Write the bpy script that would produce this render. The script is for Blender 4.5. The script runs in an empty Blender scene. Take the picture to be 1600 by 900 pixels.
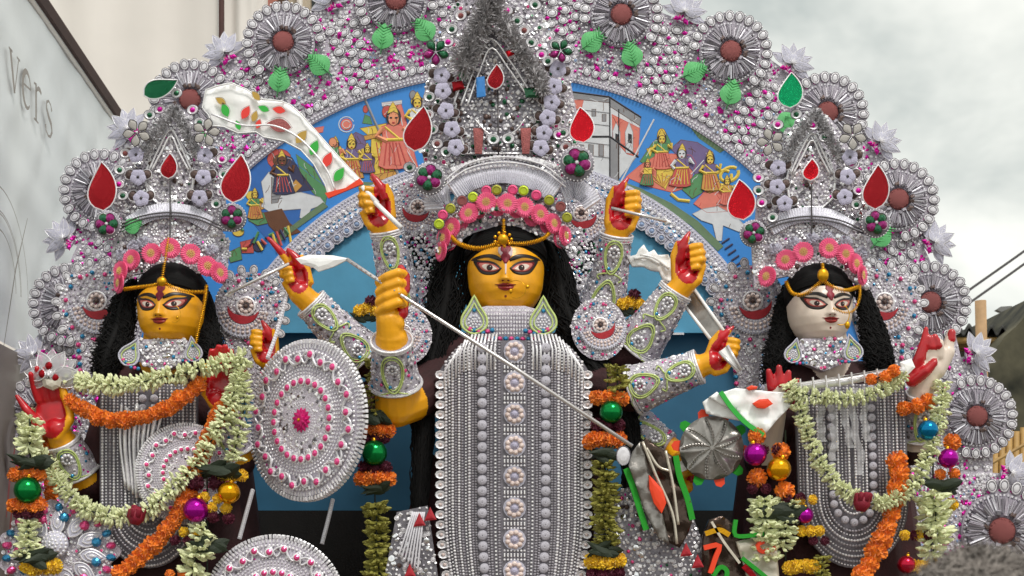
import bpy, math, random
import numpy as np
from mathutils import Vector, Matrix
R = math.radians
rng = random.Random(7)
C = bpy.context.scene.collection
scene = bpy.context.scene

# ---------------------------------------------------------------- camera, sky, sun
K = 0.00044                 # metres per photo pixel at one metre
CAM_Y, EYE, HORIZON = -5.0, 1.6, 870.0
cd = bpy.data.cameras.new("camera"); cam = bpy.data.objects.new("camera", cd); C.objects.link(cam)
cam.location = (0, CAM_Y, EYE); cam.rotation_euler = (R(90), 0, 0)
cd.sensor_width = 36; cd.lens = 36 / (1600 * K); cd.shift_y = (HORIZON - 450) / 1600
cd.clip_start = .05; cd.clip_end = 3000
cd.dof.use_dof = True; cd.dof.focus_distance = 4.9; cd.dof.aperture_fstop = 9.0
scene.camera = cam
SUN_EL, SUN_AZ = 55, 155    # azimuth from +Y, clockwise seen from above
wd = bpy.data.worlds.new("World"); scene.world = wd; wd.use_nodes = True
nt = wd.node_tree; nt.nodes.clear()
def wn(t, **k):
    n = nt.nodes.new(t)
    for a, b in k.items(): setattr(n, a, b)
    return n
sky = wn('ShaderNodeTexSky', sky_type='NISHITA', sun_disc=False, sun_elevation=R(SUN_EL), sun_rotation=R(SUN_AZ))
tc = wn('ShaderNodeTexCoord'); mp = wn('ShaderNodeMapping'); mp.inputs['Scale'].default_value = (1.6, 1.6, 3.2)
no = wn('ShaderNodeTexNoise'); no.inputs['Scale'].default_value = 1.9; no.inputs['Detail'].default_value = 5; no.inputs['Roughness'].default_value = .55
no.inputs['Distortion'].default_value = .4
cr = wn('ShaderNodeValToRGB'); e = cr.color_ramp.elements
e[0].position = .32; e[0].color = (.40, .43, .405, 1); e[1].position = .66; e[1].color = (.88, .87, .80, 1)
mul = wn('ShaderNodeMix', data_type='RGBA', blend_type='MULTIPLY'); mul.inputs[0].default_value = 1
mul.inputs[7].default_value = (10.5, 10.5, 10.5, 1)
mx = wn('ShaderNodeMix', data_type='RGBA'); mx.inputs[0].default_value = .93
bg = wn('ShaderNodeBackground'); bg.inputs['Strength'].default_value = .1
out = wn('ShaderNodeOutputWorld'); L = nt.links.new
L(tc.outputs['Generated'], mp.inputs[0]); L(mp.outputs[0], no.inputs['Vector']); L(no.outputs['Fac'], cr.inputs[0])
L(cr.outputs[0], mul.inputs[6]); L(sky.outputs[0], mx.inputs[6]); L(mul.outputs[2], mx.inputs[7])
L(mx.outputs[2], bg.inputs[0]); L(bg.outputs[0], out.inputs[0])
sd = bpy.data.lights.new("sun", 'SUN'); sd.energy = 1.5; sd.angle = R(14); sd.color = (1, .96, .9)
so = bpy.data.objects.new("sun", sd); C.objects.link(so)
so.rotation_euler = (R(90 - SUN_EL), 0, R(180 - SUN_AZ)); so.location = (0, -4, 8)
scene.view_settings.view_transform = 'Standard'; scene.view_settings.look = 'None'
scene.view_settings.exposure = .5; scene.view_settings.gamma = 1
scene.cycles.max_bounces = 6; scene.cycles.glossy_bounces = 3; scene.cycles.diffuse_bounces = 3

# ---------------------------------------------------------------- materials
def lin(c):
    return tuple(((x/255)/12.92 if x/255 <= .04045 else ((x/255+.055)/1.055)**2.4) for x in c)
M = {}
def mat(name, rgb, metal=0, rough=.6, bump=0, bscale=300, var=0, vscale=60, coat=0, alpha=1, trans=0, sheen=0, lo=None):
    m = bpy.data.materials.new(name); m.use_nodes = True; n = m.node_tree.nodes; b = n['Principled BSDF']
    if name == 'hair': b.inputs['Specular IOR Level'].default_value = .22
    col = lin(rgb)
    b.inputs['Base Color'].default_value = (*col, 1)
    b.inputs['Metallic'].default_value = metal; b.inputs['Roughness'].default_value = rough
    if coat: b.inputs['Coat Weight'].default_value = coat; b.inputs['Coat Roughness'].default_value = .12
    if trans: b.inputs['Transmission Weight'].default_value = trans
    if alpha < 1: b.inputs['Alpha'].default_value = alpha
    if sheen: b.inputs['Sheen Weight'].default_value = sheen
    lk = m.node_tree.links.new
    if var or bump:
        t = n.new('ShaderNodeTexCoord')
    if var:
        no = n.new('ShaderNodeTexNoise'); no.inputs['Scale'].default_value = vscale; no.inputs['Detail'].default_value = 4
        lk(t.outputs['Object'], no.inputs['Vector'])
        r = n.new('ShaderNodeValToRGB'); e = r.color_ramp.elements
        d = lin(lo) if lo else tuple(max(0, c*(1-var)) for c in col)
        e[0].position = .33; e[0].color = (*d, 1)
        e[1].position = .67; e[1].color = (*[min(1, c*(1+var*.6)) for c in col], 1)
        oi = n.new('ShaderNodeObjectInfo'); hs = n.new('ShaderNodeHueSaturation')
        mr = n.new('ShaderNodeMapRange'); mr.inputs[3].default_value = 1-var*.35; mr.inputs[4].default_value = 1+var*.3
        lk(oi.outputs['Random'], mr.inputs[0]); lk(mr.outputs[0], hs.inputs['Value'])
        lk(no.outputs['Fac'], r.inputs[0]); lk(r.outputs[0], hs.inputs['Color']); lk(hs.outputs[0], b.inputs['Base Color'])
    if bump:
        nb = n.new('ShaderNodeTexNoise'); nb.inputs['Scale'].default_value = bscale; nb.inputs['Detail'].default_value = 3
        lk(t.outputs['Object'], nb.inputs['Vector'])
        bn = n.new('ShaderNodeBump'); bn.inputs['Strength'].default_value = bump; bn.inputs['Distance'].default_value = .004
        lk(nb.outputs['Fac'], bn.inputs['Height']); lk(bn.outputs[0], b.inputs['Normal'])
    M[name] = m
    return m
mat('silver', (244,239,249), .3, .34, .35, 500, .25, 90)
mat('silver_bright', (248,246,252), .38, .26, .2, 400, .12, 90)
mat('silver_dark', (134,130,138), .7, .35, .3, 500, .3, 90)
mat('lace', (206,199,212), .12, .5, .8, 420, .3, 220)
mat('lace_lilac', (210,209,226), .2, .5, .7, 420, .25, 220)
mat('mirror', (240,240,244), 1, .1, .1, 300)
mat('tinsel_light', (206,204,208), .2, .45, .4, 500, .25, 60)
mat('pearl', (228,226,232), .2, .25, .1, 300, .1, 80, coat=.4)
mat('opal', (232,212,206), .3, .2, 0, 0, .25, 140, coat=.6)
mat('stud', (196,193,204), .25, .5, .5, 700, .12, 120)
mat('pleat', (234,233,242), .3, .32, .15, 300, .15, 200)
mat('tinsel', (176,173,176), .15, .5, .4, 500, .3, 60)
mat('wire', (92,88,90), .8, .35)
mat('pink_foil', (226,30,170), .55, .28, .2, 200, .2, 60)
mat('pink_gem', (240,80,150), .45, .18, .1, 200, .25, 140, coat=.6)
mat('blue_gem', (40,140,190), .5, .2, .1, 200, .2, 140, coat=.6)
mat('pale_blue', (150,170,205), .5, .25, .1, 200, .2, 140)
mat('green_gem', (14,96,58), .5, .18, .1, 200, .3, 90, coat=.5)
mat('purple_gem', (150,14,110), .5, .18, .1, 200, .3, 90, coat=.5)
mat('red_foil', (150,6,22), .7, .3, .5, 35, .2, 30)
mat('red_foil_bright', (236,24,44), .75, .22, .8, 30, .2, 30)
mat('emerald_foil', (4,176,112), .75, .22, .7, 30, .15, 25)
mat('green_foil_dark', (10,96,60), .7, .25, .6, 35, .2, 25)
mat('mint', (98,190,116), .1, .45, .3, 120, .15, 60)
mat('rose_core', (172,98,97), .1, .75, 1, 300, .25, 150)
mat('brown_smoke', (92,74,70), .4, .35, .3, 200, .3, 80)
mat('lavender', (186,182,206), .15, .45, .4, 200, .15, 100)
mat('petal_grey', (172,168,164), .2, .4, .3, 160, .12, 60)
mat('lime_sequin', (176,196,40), .3, .35, .2, 200, .15, 60)
mat('olive_sequin', (150,150,40), .3, .35, .2, 200, .15, 60)
mat('rose_sequin', (214,70,120), .3, .35, .2, 200, .15, 60)
mat('red_cloth', (170,24,40), 0, .6, .3, 300, .15, 60)
mat('cord_lime', (196,214,132), 0, .6, .2, 300, .1, 80)
mat('white_cord', (222,220,228), 0, .5, .2, 300, .08, 80)
mat('yellow_paint', (238,166,6), 0, .42, .14, 60, .13, 16, coat=.12)
mat('pale_paint', (224,208,194), 0, .42, .12, 60, .09, 14, coat=.12)
mat('red_paint', (188,12,28), 0, .3, .08, 60, .2, 25, coat=.3)
mat('black_paint', (30,22,20), 0, .4)
mat('dark_red_paint', (120,20,26), 0, .4)
mat('eye_white', (238,226,214), 0, .3)
mat('eye_pink', (214,120,110), 0, .4)
mat('lip_red', (150,34,30), 0, .35)
mat('chalk', (214,196,200), 0, .8)
mat('hair', (10,9,10), 0, .7, .3, 400, .2, 60)
mat('grey_hair', (138,130,124), 0, .7, 0, 0, .35, 40)
mat('gold', (224,166,36), .9, .28, .1, 300, .12, 100)
mat('gerbera', (255,104,150), 0, .55, .2, 150, .12, 60)
mat('gerbera_eye', (240,208,130), 0, .7, .5, 200, .2, 100)
mat('magenta_petal', (206,10,110), .05, .45, .2, 150, .2, 60)
mat('marigold', (252,132,8), 0, .75, .3, 250, .25, 60, sheen=.3)
mat('marigold_yellow', (252,200,10), 0, .75, .3, 250, .2, 60, sheen=.3)
mat('marigold_maroon', (86,14,42), 0, .7, .3, 250, .25, 60)
mat('tuberose', (234,236,204), 0, .55, .2, 200, .1, 50, lo=(212,220,160))
mat('tuberose_old', (150,146,66), 0, .65, .2, 200, .3, 50)
mat('leaf_dark', (26,40,20), 0, .6, .3, 100, .3, 40)
mat('rosebud', (140,12,44), 0, .5, .3, 120, .25, 50)
for nme, c in (('bauble_green',(8,130,60)),('bauble_gold',(226,160,10)),('bauble_magenta',(170,10,150)),('bauble_blue',(10,120,170)),('bauble_red',(190,30,60))):
    mat(nme, c, .8, .16, .05, 60)
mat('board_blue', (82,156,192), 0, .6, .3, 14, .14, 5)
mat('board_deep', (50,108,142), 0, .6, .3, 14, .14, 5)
mat('board_sky', (52,134,212), 0, .5, .1, 40, .08, 5)
mat('white_foil', (250,250,250), 0, .3, .45, 28, .04, 12, coat=.3)
mat('foil_grey', (150,146,142), .75, .3, .6, 40, .25, 20)
mat('foil_dark', (84,70,62), .75, .25, .7, 30, .4, 16)
mat('foil_cream', (214,206,190), .4, .3, .6, 30, .15, 14)
mat('orange_sticker', (236,66,24), 0, .5); mat('red_sticker', (232,58,48), 0, .5)
mat('green_sticker', (46,176,60), 0, .5); mat('gold_sticker', (190,154,70), .2, .45)
mat('felt_green', (36,150,40), 0, .9, .3, 200)
mat('steel', (216,212,212), .6, .25, .1, 100)
for nme, c in (('pt_white',(214,216,220)),('pt_black',(34,34,42)),('pt_coral',(222,124,108)),('pt_yellow',(226,196,80)),('pt_ochre',(204,152,74)),
               ('pt_green',(84,142,92)),('pt_purple',(112,96,142)),('pt_red',(196,82,76)),('pt_grey',(142,142,146)),('pt_navy',(52,54,88)),('pt_skin',(228,150,110)),('pt_brown',(104,64,40)),('pt_moss',(104,130,98)),('pt_cobalt',(46,104,180))):
    mat(nme, c, 0, .65, .1, 60, .08, 30)
mat('sari_dark', (52,16,20), 0, .8, .5, 120, .3, 20)
mat('shade_black', (20,18,18), 0, .85, .4, 120, .2, 20)  # near-black that stands for the unlit depth behind the idols
mat('wood_pole', (176,142,104), 0, .7, .4, 60, .2, 14)
mat('bamboo', (178,142,84), 0, .6, .4, 80, .25, 16)
mat('mould_wall', (96,92,74), 0, .95, .6, 14, .55, 3.2, lo=(34,36,28))
mat('roof_sheet', (52,52,50), .2, .7, .3, 20, .3, 4)
mat('tarp_navy', (28,30,52), 0, .5, .4, 12, .2, 4)
mat('banner_vinyl', (233,237,239), 0, .5, .5, 7, .09, 2.2)
mat('banner_white', (228,222,216), 0, .55, .3, 3, .07, 1.2)
mat('banner_brown', (150,140,132), 0, .55, .35, 5, .12, 2)
mat('print_grey', (150,142,136), 0, .55); mat('print_dark', (96,90,88), 0, .55); mat('print_red', (168,84,84), 0, .55)
mat('maroon_metal', (72,38,34), .1, .5, .2, 40, .2, 8)
mat('plaster_cream', (206,192,170), 0, .85, .3, 30, .12, 3)
mat('plaster_pink', (176,112,98), 0, .85, .3, 30, .12, 3)
mat('plaster_brown', (92,70,58), 0, .85, .3, 30, .12, 3)
mat('glass_dark', (40,44,46), 0, .12)
mat('ground', (110,104,96), 0, .9, .4, 6, .25, 1.5)
mat('plank', (120,88,60), 0, .7, .4, 30, .25, 6)
mat('shirt', (70,90,120), 0, .85, .3, 100, .15, 20)
mat('skin', (150,100,72), 0, .5, .1, 100, .1, 20)
mat('cellophane', (214,212,216), .1, .12, .6, 25, .08, 20, alpha=.42)
mat('lamp_body', (120,120,118), .3, .5)

# ---------------------------------------------------------------- frames and meshes
def S(Y): return K * (Y - CAM_Y)
def W(px, py, Y):
    s = S(Y); return Vector(((px-800)*s, Y, EYE + (HORIZON-py)*s))
def frame(px, py, Y, rot=0, k=1.0, yaw=0, flip=1, pitch=0):
    """local u right, v up, w to the viewer (in photo pixels) -> world"""
    s = S(Y)*k
    B = Matrix(((1,0,0),(0,0,-1),(0,1,0))).to_4x4()
    m = Matrix.Rotation(R(yaw), 4, 'Z') @ B @ Matrix.Rotation(R(pitch),4,'X') @ Matrix.Rotation(R(rot), 4, 'Z') @ Matrix.Diagonal((s*flip, s, s, 1))
    return Matrix.Translation(W(px, py, Y)) @ m
def fr_axis(o, n, up, k):
    n = n.normalized(); u = up.cross(n)
    if u.length < 1e-6: u = Vector((1,0,0)).cross(n)
    u.normalize(); v = n.cross(u)
    m = Matrix((u, v, n)).transposed().to_4x4()
    return Matrix.Translation(o) @ m @ Matrix.Diagonal((k,k,k,1))
def LT(u=0, v=0, w=0, rot=0, sx=1, sy=None, sz=None, tx=0, ty=0):
    sy = sx if sy is None else sy; sz = sx if sz is None else sz
    m = Matrix.Translation((u,v,w)) @ Matrix.Rotation(R(rot),4,'Z')
    if tx: m = m @ Matrix.Rotation(R(tx),4,'X')
    if ty: m = m @ Matrix.Rotation(R(ty),4,'Y')
    return m @ Matrix.Diagonal((sx,sy,sz,1))

class MB:
    def __init__(s): s.v = []; s.f = []; s.m = []; s.n = 0; s._a = None
    def add(s, vs, fs, mat):
        a = np.asarray(vs, dtype=float).reshape(-1,3); o = s.n
        s.v.append(a); s.f.extend(tuple(i+o for i in f) for f in fs); s.m.extend([mat]*len(fs)); s.n += len(a); s._a = None
        return s
    def arr(s):
        if s._a is None: s._a = np.concatenate(s.v) if s.v else np.zeros((0,3))
        return s._a
    def stamp(s, t, m4, mat=None):
        m = np.array(m4); a = t.arr() @ m[:3,:3].T + m[:3,3]; o = s.n
        fl = m4.determinant() < 0
        s.v.append(a)
        if fl: s.f.extend(tuple(i+o for i in reversed(f)) for f in t.f)
        else: s.f.extend(tuple(i+o for i in f) for f in t.f)
        s.m.extend([mat]*len(t.f) if mat else t.m); s.n += len(a); s._a = None
        return s
    def mesh(s, name, smooth=False, center=True):
        a = s.arr(); c = (a.min(0)+a.max(0))/2 if center and len(a) else np.zeros(3)
        me = bpy.data.meshes.new(name); me.from_pydata((a-c).tolist(), [], s.f)
        names = list(dict.fromkeys(s.m)); ix = {n:i for i,n in enumerate(names)}
        for n in names: me.materials.append(M[n])
        me.polygons.foreach_set('material_index', [ix[q] for q in s.m])
        if smooth: me.polygons.foreach_set('use_smooth', [True]*len(s.f))
        me.update(); return me, Vector(c)

WM = {}
def place(name, me, parent, m4):
    o = bpy.data.objects.new(name, me); C.objects.link(o)
    if parent is not None:
        o.parent = parent; m = WM[parent.name].inverted() @ m4
    else: m = m4
    o.matrix_basis = m; WM[o.name] = m4.copy(); return o
def part(name, mb, parent=None, smooth=False, kind=None, label=None):
    me, c = mb.mesh(name, smooth); o = place(name, me, parent, Matrix.Translation(c))
    if kind: o['kind'] = kind
    if label: o['label'] = label
    return o
def thing(name, label, cat, loc, group=None):
    o = bpy.data.objects.new(name, None); C.objects.link(o); o.empty_display_size = .05
    o.location = loc; WM[o.name] = Matrix.Translation(loc); tag(o, label, cat, group); return o
def tag(o, label, cat, group=None):
    o['label'] = label; o['category'] = cat
    if group: o['group'] = group
    return o
SH = {}
def shared(key, fn, smooth=False):
    if key not in SH: SH[key] = fn().mesh(key, smooth, center=False)[0]
    return SH[key]

# ---- small templates (local u,v,w; about unit size)
def ring_pts(n, r=1, w=0, ph=0, ry=None):
    ry = r if ry is None else ry
    return [(r*math.cos(2*math.pi*i/n+ph), ry*math.sin(2*math.pi*i/n+ph), w) for i in range(n)]
def loft(mb, rings, mat, cap0=True, cap1=True):
    n = len(rings[0]); vs = [p for r in rings for p in r]; fs = []
    for k in range(len(rings)-1):
        for i in range(n):
            j = (i+1) % n; fs.append((k*n+i, k*n+j, (k+1)*n+j, (k+1)*n+i))
    if cap0: fs.append(tuple(reversed(range(n))))
    if cap1: fs.append(tuple((len(rings)-1)*n+i for i in range(n)))
    mb.add(vs, fs, mat)
def t_bead(mat='silver', n=6, h=.8):
    b = MB(); loft(b, [ring_pts(n,1,0), ring_pts(n,.8,h*.6), ring_pts(n,.35,h)], mat, False); return b
def t_sphere(mat, nu=12, nv=8):
    b = MB(); rs = []
    for k in range(nv+1):
        a = -math.pi/2 + math.pi*(k*.98+.01*nv)/nv
        rs.append(ring_pts(nu, math.cos(a), math.sin(a)))
    loft(b, rs, mat); return b
def t_chip(mat='silver_bright'):
    b = MB(); loft(b, [ring_pts(4,1.1,0,.785), ring_pts(4,1.1,.25,.785), ring_pts(4,.75,.5,.785)], mat, False); return b
def t_block(mat='pearl'):
    b = MB(); loft(b, [ring_pts(4,.7,0,.785), ring_pts(4,.7,.5,.785), ring_pts(4,.5,.75,.785)], mat, False); return b
def t_sequin(rim='silver', core='pearl', n=10, ri=.68):
    b = MB()
    loft(b, [ring_pts(n,1,0), ring_pts(n,1,.35), ring_pts(n,.85,.5), ring_pts(n,ri,.3)], rim, False, False)
    loft(b, [ring_pts(n,ri,.3), ring_pts(n,ri*.6,.5), ring_pts(n,ri*.2,.55)], core, False); return b
def t_diamond(mat='pink_foil'):
    b = MB(); b.add([(0,1.2,0),(.8,0,0),(0,-1.2,0),(-.8,0,0),(0,0,.5)], [(0,4,1),(1,4,2),(2,4,3),(3,4,0)], mat); return b
def leaf_outline(n=9, ln=1.0, wd=.5, pw=.8, tip=1.0):
    L_ = []; Rr = []
    for i in range(n+1):
        t = i/n; x = wd*math.sin(math.pi*t**pw)**tip
        Rr.append((x, (t-.5)*2*ln)); L_.append((-x, (t-.5)*2*ln))
    return Rr[:-1] + [(0, ln)] + list(reversed(L_[1:-1]))
def prism(mb, poly, w0, w1, mat, side=None, dome=0, inset=0):
    n = len(poly); cx = sum(p[0] for p in poly)/n; cy = sum(p[1] for p in poly)/n
    ar = sum(poly[i][0]*poly[(i+1)%n][1]-poly[(i+1)%n][0]*poly[i][1] for i in range(n))
    if ar < 0: poly = poly[::-1]
    a = [(x,y,w0) for x,y in poly]; b = [(x,y,w1) for x,y in poly]
    mb.add(a+b, [(i,(i+1)%n,n+(i+1)%n,n+i) for i in range(n)] + [tuple(reversed(range(n)))], side or mat)
    if dome:
        c = [(cx+(x-cx)*.55, cy+(y-cy)*.55, w1+dome*.8) for x,y in poly]
        mb.add(b+c+[(cx,cy,w1+dome)], [(i,(i+1)%n,n+(i+1)%n,n+i) for i in range(n)] + [(n+i,n+(i+1)%n,2*n) for i in range(n)], mat)
    else: mb.add(b, [tuple(range(n))], mat)
def tube(mb, pts, r, mat, n=6, rs=None, closed=False, flat=1.0):
    pts = [Vector(p) for p in pts]; N = len(pts); rings = []; up = None
    for i in range(N):
        a = pts[(i-1) % N] if (i or closed) else pts[0]; c = pts[(i+1) % N] if (i < N-1 or closed) else pts[-1]
        t = (c-a); t = t.normalized() if t.length > 1e-9 else Vector((0,0,1))
        if up is None: up = Vector((0,0,1)) if abs(t.z) < .9 else Vector((0,1,0))
        x = up.cross(t); x = x.normalized() if x.length > 1e-6 else Vector((1,0,0)); y = t.cross(x); up = y
        q = rs[i] if rs else r
        rings.append([tuple(pts[i] + x*q*math.cos(2*math.pi*j/n) + y*q*flat*math.sin(2*math.pi*j/n)) for j in range(n)])
    if closed: rings.append(rings[0])
    loft(mb, rings, mat, not closed, not closed)
def tplate(poly, h=.2, mat='silver', rim=None, dome=.15, rr=.06):
    b = MB(); prism(b, poly, 0, h, mat, None, dome)
    if rim: tube(b, [(x,y,h) for x,y in poly], rr, rim, 4, closed=True)
    return b
T = dict(bead=t_bead(), pearl=t_bead('pearl',8), chip=t_chip(), chipd=t_chip('silver_dark'), mirror=t_bead('mirror',10,.25), block=t_block(), blockd=t_block('silver_dark'),
         seq=t_sequin(), seqb=t_sequin('silver','pale_blue'), seqp=t_sequin('silver','pink_gem'), seqt=t_sequin('silver','blue_gem'), seqg=t_sequin('silver','green_gem'),
         seqd=t_sequin('silver_dark','silver_bright'), dia=t_diamond(), diab=t_diamond('blue_gem'), gemp=t_bead('pink_gem',8), gemb=t_bead('blue_gem',8), gemg=t_bead('green_gem',8),
         opal=t_bead('opal',8), brown=t_bead('brown_smoke',8), lav=t_bead('lavender',8), silverblock=t_block('silver'), brightblock=t_block('silver_bright'))
def inpoly(x, y, P):
    c = False; n = len(P); j = n-1
    for i in range(n):
        xi, yi = P[i]; xj, yj = P[j]
        if (yi > y) != (yj > y) and x < (xj-xi)*(y-yi)/(yj-yi)+xi: c = not c
        j = i
    return c
def encrust(mb, F, poly, step, rec, w=0, tilt=18, skip=None):
    xs = [p[0] for p in poly]; ys = [p[1] for p in poly]; y = min(ys); row = 0
    tot = [r[0] for r in rec]
    while y < max(ys):
        x = min(xs) + (step*.5 if row % 2 else 0)
        while x < max(xs):
            a = x+rng.uniform(-.25,.25)*step; b = y+rng.uniform(-.25,.25)*step
            if inpoly(a, b, poly) and not (skip and skip(a,b)):
                _, key, r0, r1 = rng.choices(rec, tot)[0]; r = rng.uniform(r0, r1)
                mb.stamp(T[key], F @ LT(a, b, w+rng.uniform(0,1.2), rng.uniform(0,180), r, r*rng.uniform(.8,1.1), r*.8, rng.uniform(-tilt,tilt), rng.uniform(-tilt,tilt)))
            x += step
        y += step*.87; row += 1
REC = [(.8,'mirror',3,5.5),(6,'chip',2.2,4),(3,'seq',3,4.6),(4,'bead',1.8,3),(1,'chipd',2,3.4),(1.3,'dia',2,3.2),(1,'brightblock',3,5),(.6,'seqt',2.6,3.4),(.8,'seqp',2.6,3.6)]
RECS = [(7,'chip',2,4.2),(4,'bead',1.6,3),(1.6,'chipd',2,3.6),(1.5,'brightblock',2.4,4.4),(1.1,'mirror',3.5,6.5),(1.2,'seq',3,4.4),(.5,'dia',1.8,2.6),(.4,'brown',3,5),(.3,'gemg',2,3)]
def crom(pts, n):
    """Catmull-Rom through 3D or nD points, n samples evenly by arc length"""
    P = [np.array(p, float) for p in pts]; P = [2*P[0]-P[1]] + P + [2*P[-1]-P[-2]]; o = []
    for i in range(1, len(P)-2):
        for t in np.linspace(0,1,14,endpoint=False):
            a,b,c,d = P[i-1:i+3]
            o.append(.5*((2*b)+(-a+c)*t+(2*a-5*b+4*c-d)*t*t+(-a+3*b-3*c+d)*t**3))
    o.append(P[-2]); o = np.array(o); s = np.concatenate([[0],np.cumsum(np.linalg.norm(np.diff(o,axis=0),axis=1))])
    q = np.linspace(0, s[-1], n)
    return np.stack([np.interp(q, s, o[:,k]) for k in range(o.shape[1])], 1), s[-1]
def wpath(pts, n):
    """pts (px,py,Y): smooth world path"""
    a, _ = crom(pts, n); return [W(*p) for p in a]

mat('backing_dark', (120,116,124), .3, .5, .3, 400, .2, 60)
mat('silver_mid', (184,180,188), .55, .34, .3, 500, .25, 90)
# ================================================================ SETTING
def sheet(name, pts, m, kind='structure'):
    b = MB(); b.add(pts, [tuple(range(len(pts)))], m); return part(name, b, None, kind=kind)
sheet('ground', [(-400,-300,0),(400,-300,0),(400,900,0),(-400,900,0)], 'ground')

# raised stage on which the idols stand (below the frame)
st = thing('stage', 'low wooden plank stage on which the three idols and their arch stand', 'stage', (0,.3,0))
for i in range(9):
    b = MB(); F = Matrix.Translation((0,-.62+i*.22,.8)) @ Matrix.Diagonal((2.3,.106,.02,1)); loft(b, [ring_pts(4,1.414,-1,.785), ring_pts(4,1.414,1,.785)], 'plank')
    c = MB(); c.stamp(b, F); part('plank', c, st)
for x in (-2.1,-.7,.7,2.1):
    for y in (-.5,1.0):
        b = MB(); tube(b, [(x,y,0),(x,y,.79)], .05, 'wood_pole', 8); part('stage_leg', b, st)

# ---- left banners
def quad_px(p, mat, b, th=.02):
    """p: list of (px,py,Y); a thick sheet"""
    A = [W(*q) for q in p]; n = (A[1]-A[0]).cross(A[2]-A[0]).normalized()*th; k = len(A)
    if n.y < 0: n = -n
    b.add([tuple(a) for a in A]+[tuple(a+n) for a in A], [tuple(range(k)), tuple(reversed(range(k,2*k)))]+[(i,k+i,k+(i+1)%k,(i+1)%k) for i in range(k)], mat)
kk = K
def bplane(d, h):      # banner plane runs away from the viewer, nearly along the view axis
    x = -1.967-.066*(d-6); return Vector((x, d-5, h))
H0 = EYE + K*870*6
def wavy_sheet(b, d0, d1, h0, h1, mat, amp, n=70, m=40, ph=0):
    vs = []; 
    for i in range(n+1):
        for j in range(m+1):
            d = d0+(d1-d0)*i/n; p = bplane(d, h0+(h1-h0)*j/m)
            p.x += amp*(.5*math.sin(d*31-j*.8+ph)*math.sin(j*.23+d*3)+math.sin(d*9+j*.22+ph)+.6*math.sin(d*17-j*.5)+.5*math.sin(j*.9+d*4))*math.sin(math.pi*j/m)**.5*.5
            vs.append(tuple(p))
    b.add(vs, [(i*(m+1)+j, (i+1)*(m+1)+j, (i+1)*(m+1)+j+1, i*(m+1)+j+1) for i in range(n) for j in range(m)], mat)
bn = thing('banner', 'large pale vinyl banner lettered vers in grey under a maroon frame rail', 'banner', bplane(6,0))
HB = EYE + K*(870-545)*5.7
b = MB(); wavy_sheet(b, 4.6, 8.8, HB, H0, 'banner_vinyl', .011); part('vinyl_sheet', b, bn, True)
b = MB(); wavy_sheet(b, 4.6, 8.8, .35, HB-.01, 'banner_brown', .014, ph=2); part('lower_sheet', b, bn, True)
b = MB(); P0, P1 = bplane(4.6,H0+.03), bplane(8.8,H0+.03)
tube(b, [P0,P1], .035, 'maroon_metal', 6); part('frame_rail', b, bn)
b = MB(); tube(b, [bplane(4.6,H0-.03),bplane(8.8,H0-.03)], .014, 'banner_white', 6); part('hem_rope', b, bn)
for d in (4.6, 8.8):
    b = MB(); tube(b, [bplane(d,0),bplane(d,H0+.03)], .035, 'maroon_metal', 6); part('frame_post', b, bn)
# lettering: strokes on the sheet, in letter units (x right, y up), serif style
def stroke(b, pts, wds, F, mat='print_grey'):
    L_, Rr = [], []
    for i, p in enumerate(pts):
        a = pts[max(0,i-1)]; c = pts[min(len(pts)-1,i+1)]; dx, dy = c[0]-a[0], c[1]-a[1]; q = math.hypot(dx,dy) or 1
        L_.append((p[0]-dy/q*wds[i]/2, p[1]+dx/q*wds[i]/2)); Rr.append((p[0]+dy/q*wds[i]/2, p[1]-dx/q*wds[i]/2))
    n = len(pts); vs = [tuple(F(x,y)) for x,y in L_+Rr]
    b.add(vs, [(i,i+1,n+i+1,n+i) for i in range(n-1)], mat)
def letters(F, which):
    b = MB(); s = lambda p, w, : stroke(b, p, w, F)
    arc = lambda cx,cy,rx,ry,a0,a1,n=14: [(cx+rx*math.cos(R(a0+(a1-a0)*i/n)), cy+ry*math.sin(R(a0+(a1-a0)*i/n))) for i in range(n+1)]
    if which == 'v': s([(.08,1),(.42,0)],[.17,.15]); s([(.42,0),(.76,1)],[.06,.06]); s([(-.06,1),(.25,1)],[.06,.06]); s([(.6,1),(.88,1)],[.06,.06])
    if which == 'e': s(arc(.42,.5,.36,.48,15,315),[.05+.13*math.sin(math.pi*i/14) for i in range(15)]); s([(.1,.56),(.77,.62)],[.06,.06])
    if which == 'r': s([(.2,1),(.2,0)],[.15,.15]); s([(.0,0),(.42,0)],[.06,.06]); s([(.0,.96),(.24,1)],[.06,.06]); s(arc(.5,.66,.3,.3,160,50,8),[.06,.07,.09,.11,.13,.14,.14,.12,.1])
    if which == 's': s([(.66,.8),(.55,.95),(.36,1),(.16,.9),(.14,.72),(.36,.55),(.6,.42),(.68,.22),(.52,.04),(.3,0),(.1,.08),(.04,.24)],[.12,.07,.07,.1,.14,.17,.17,.13,.09,.07,.07,.12])
    if which == 'c': s(arc(.45,.5,.4,.5,50,310),[.04+.12*math.sin(math.pi*i/14) for i in range(15)])
    return b
def banner_word(word, d0, dstep, h, hh):
    for i, c in enumerate(word):
        def F(x, y, i=i):
            p = bplane(d0+dstep*i+x*dstep*.95, h(d0+dstep*i)+y*hh); p.x += .017; return p
        part('letter', letters(F, c), bn, label=f'grey serif letter {c} printed on the banner')
banner_word('vers', 5.56, .178, lambda d: 3.395-.03*(d-5.56), .15)
b = MB()
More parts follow.
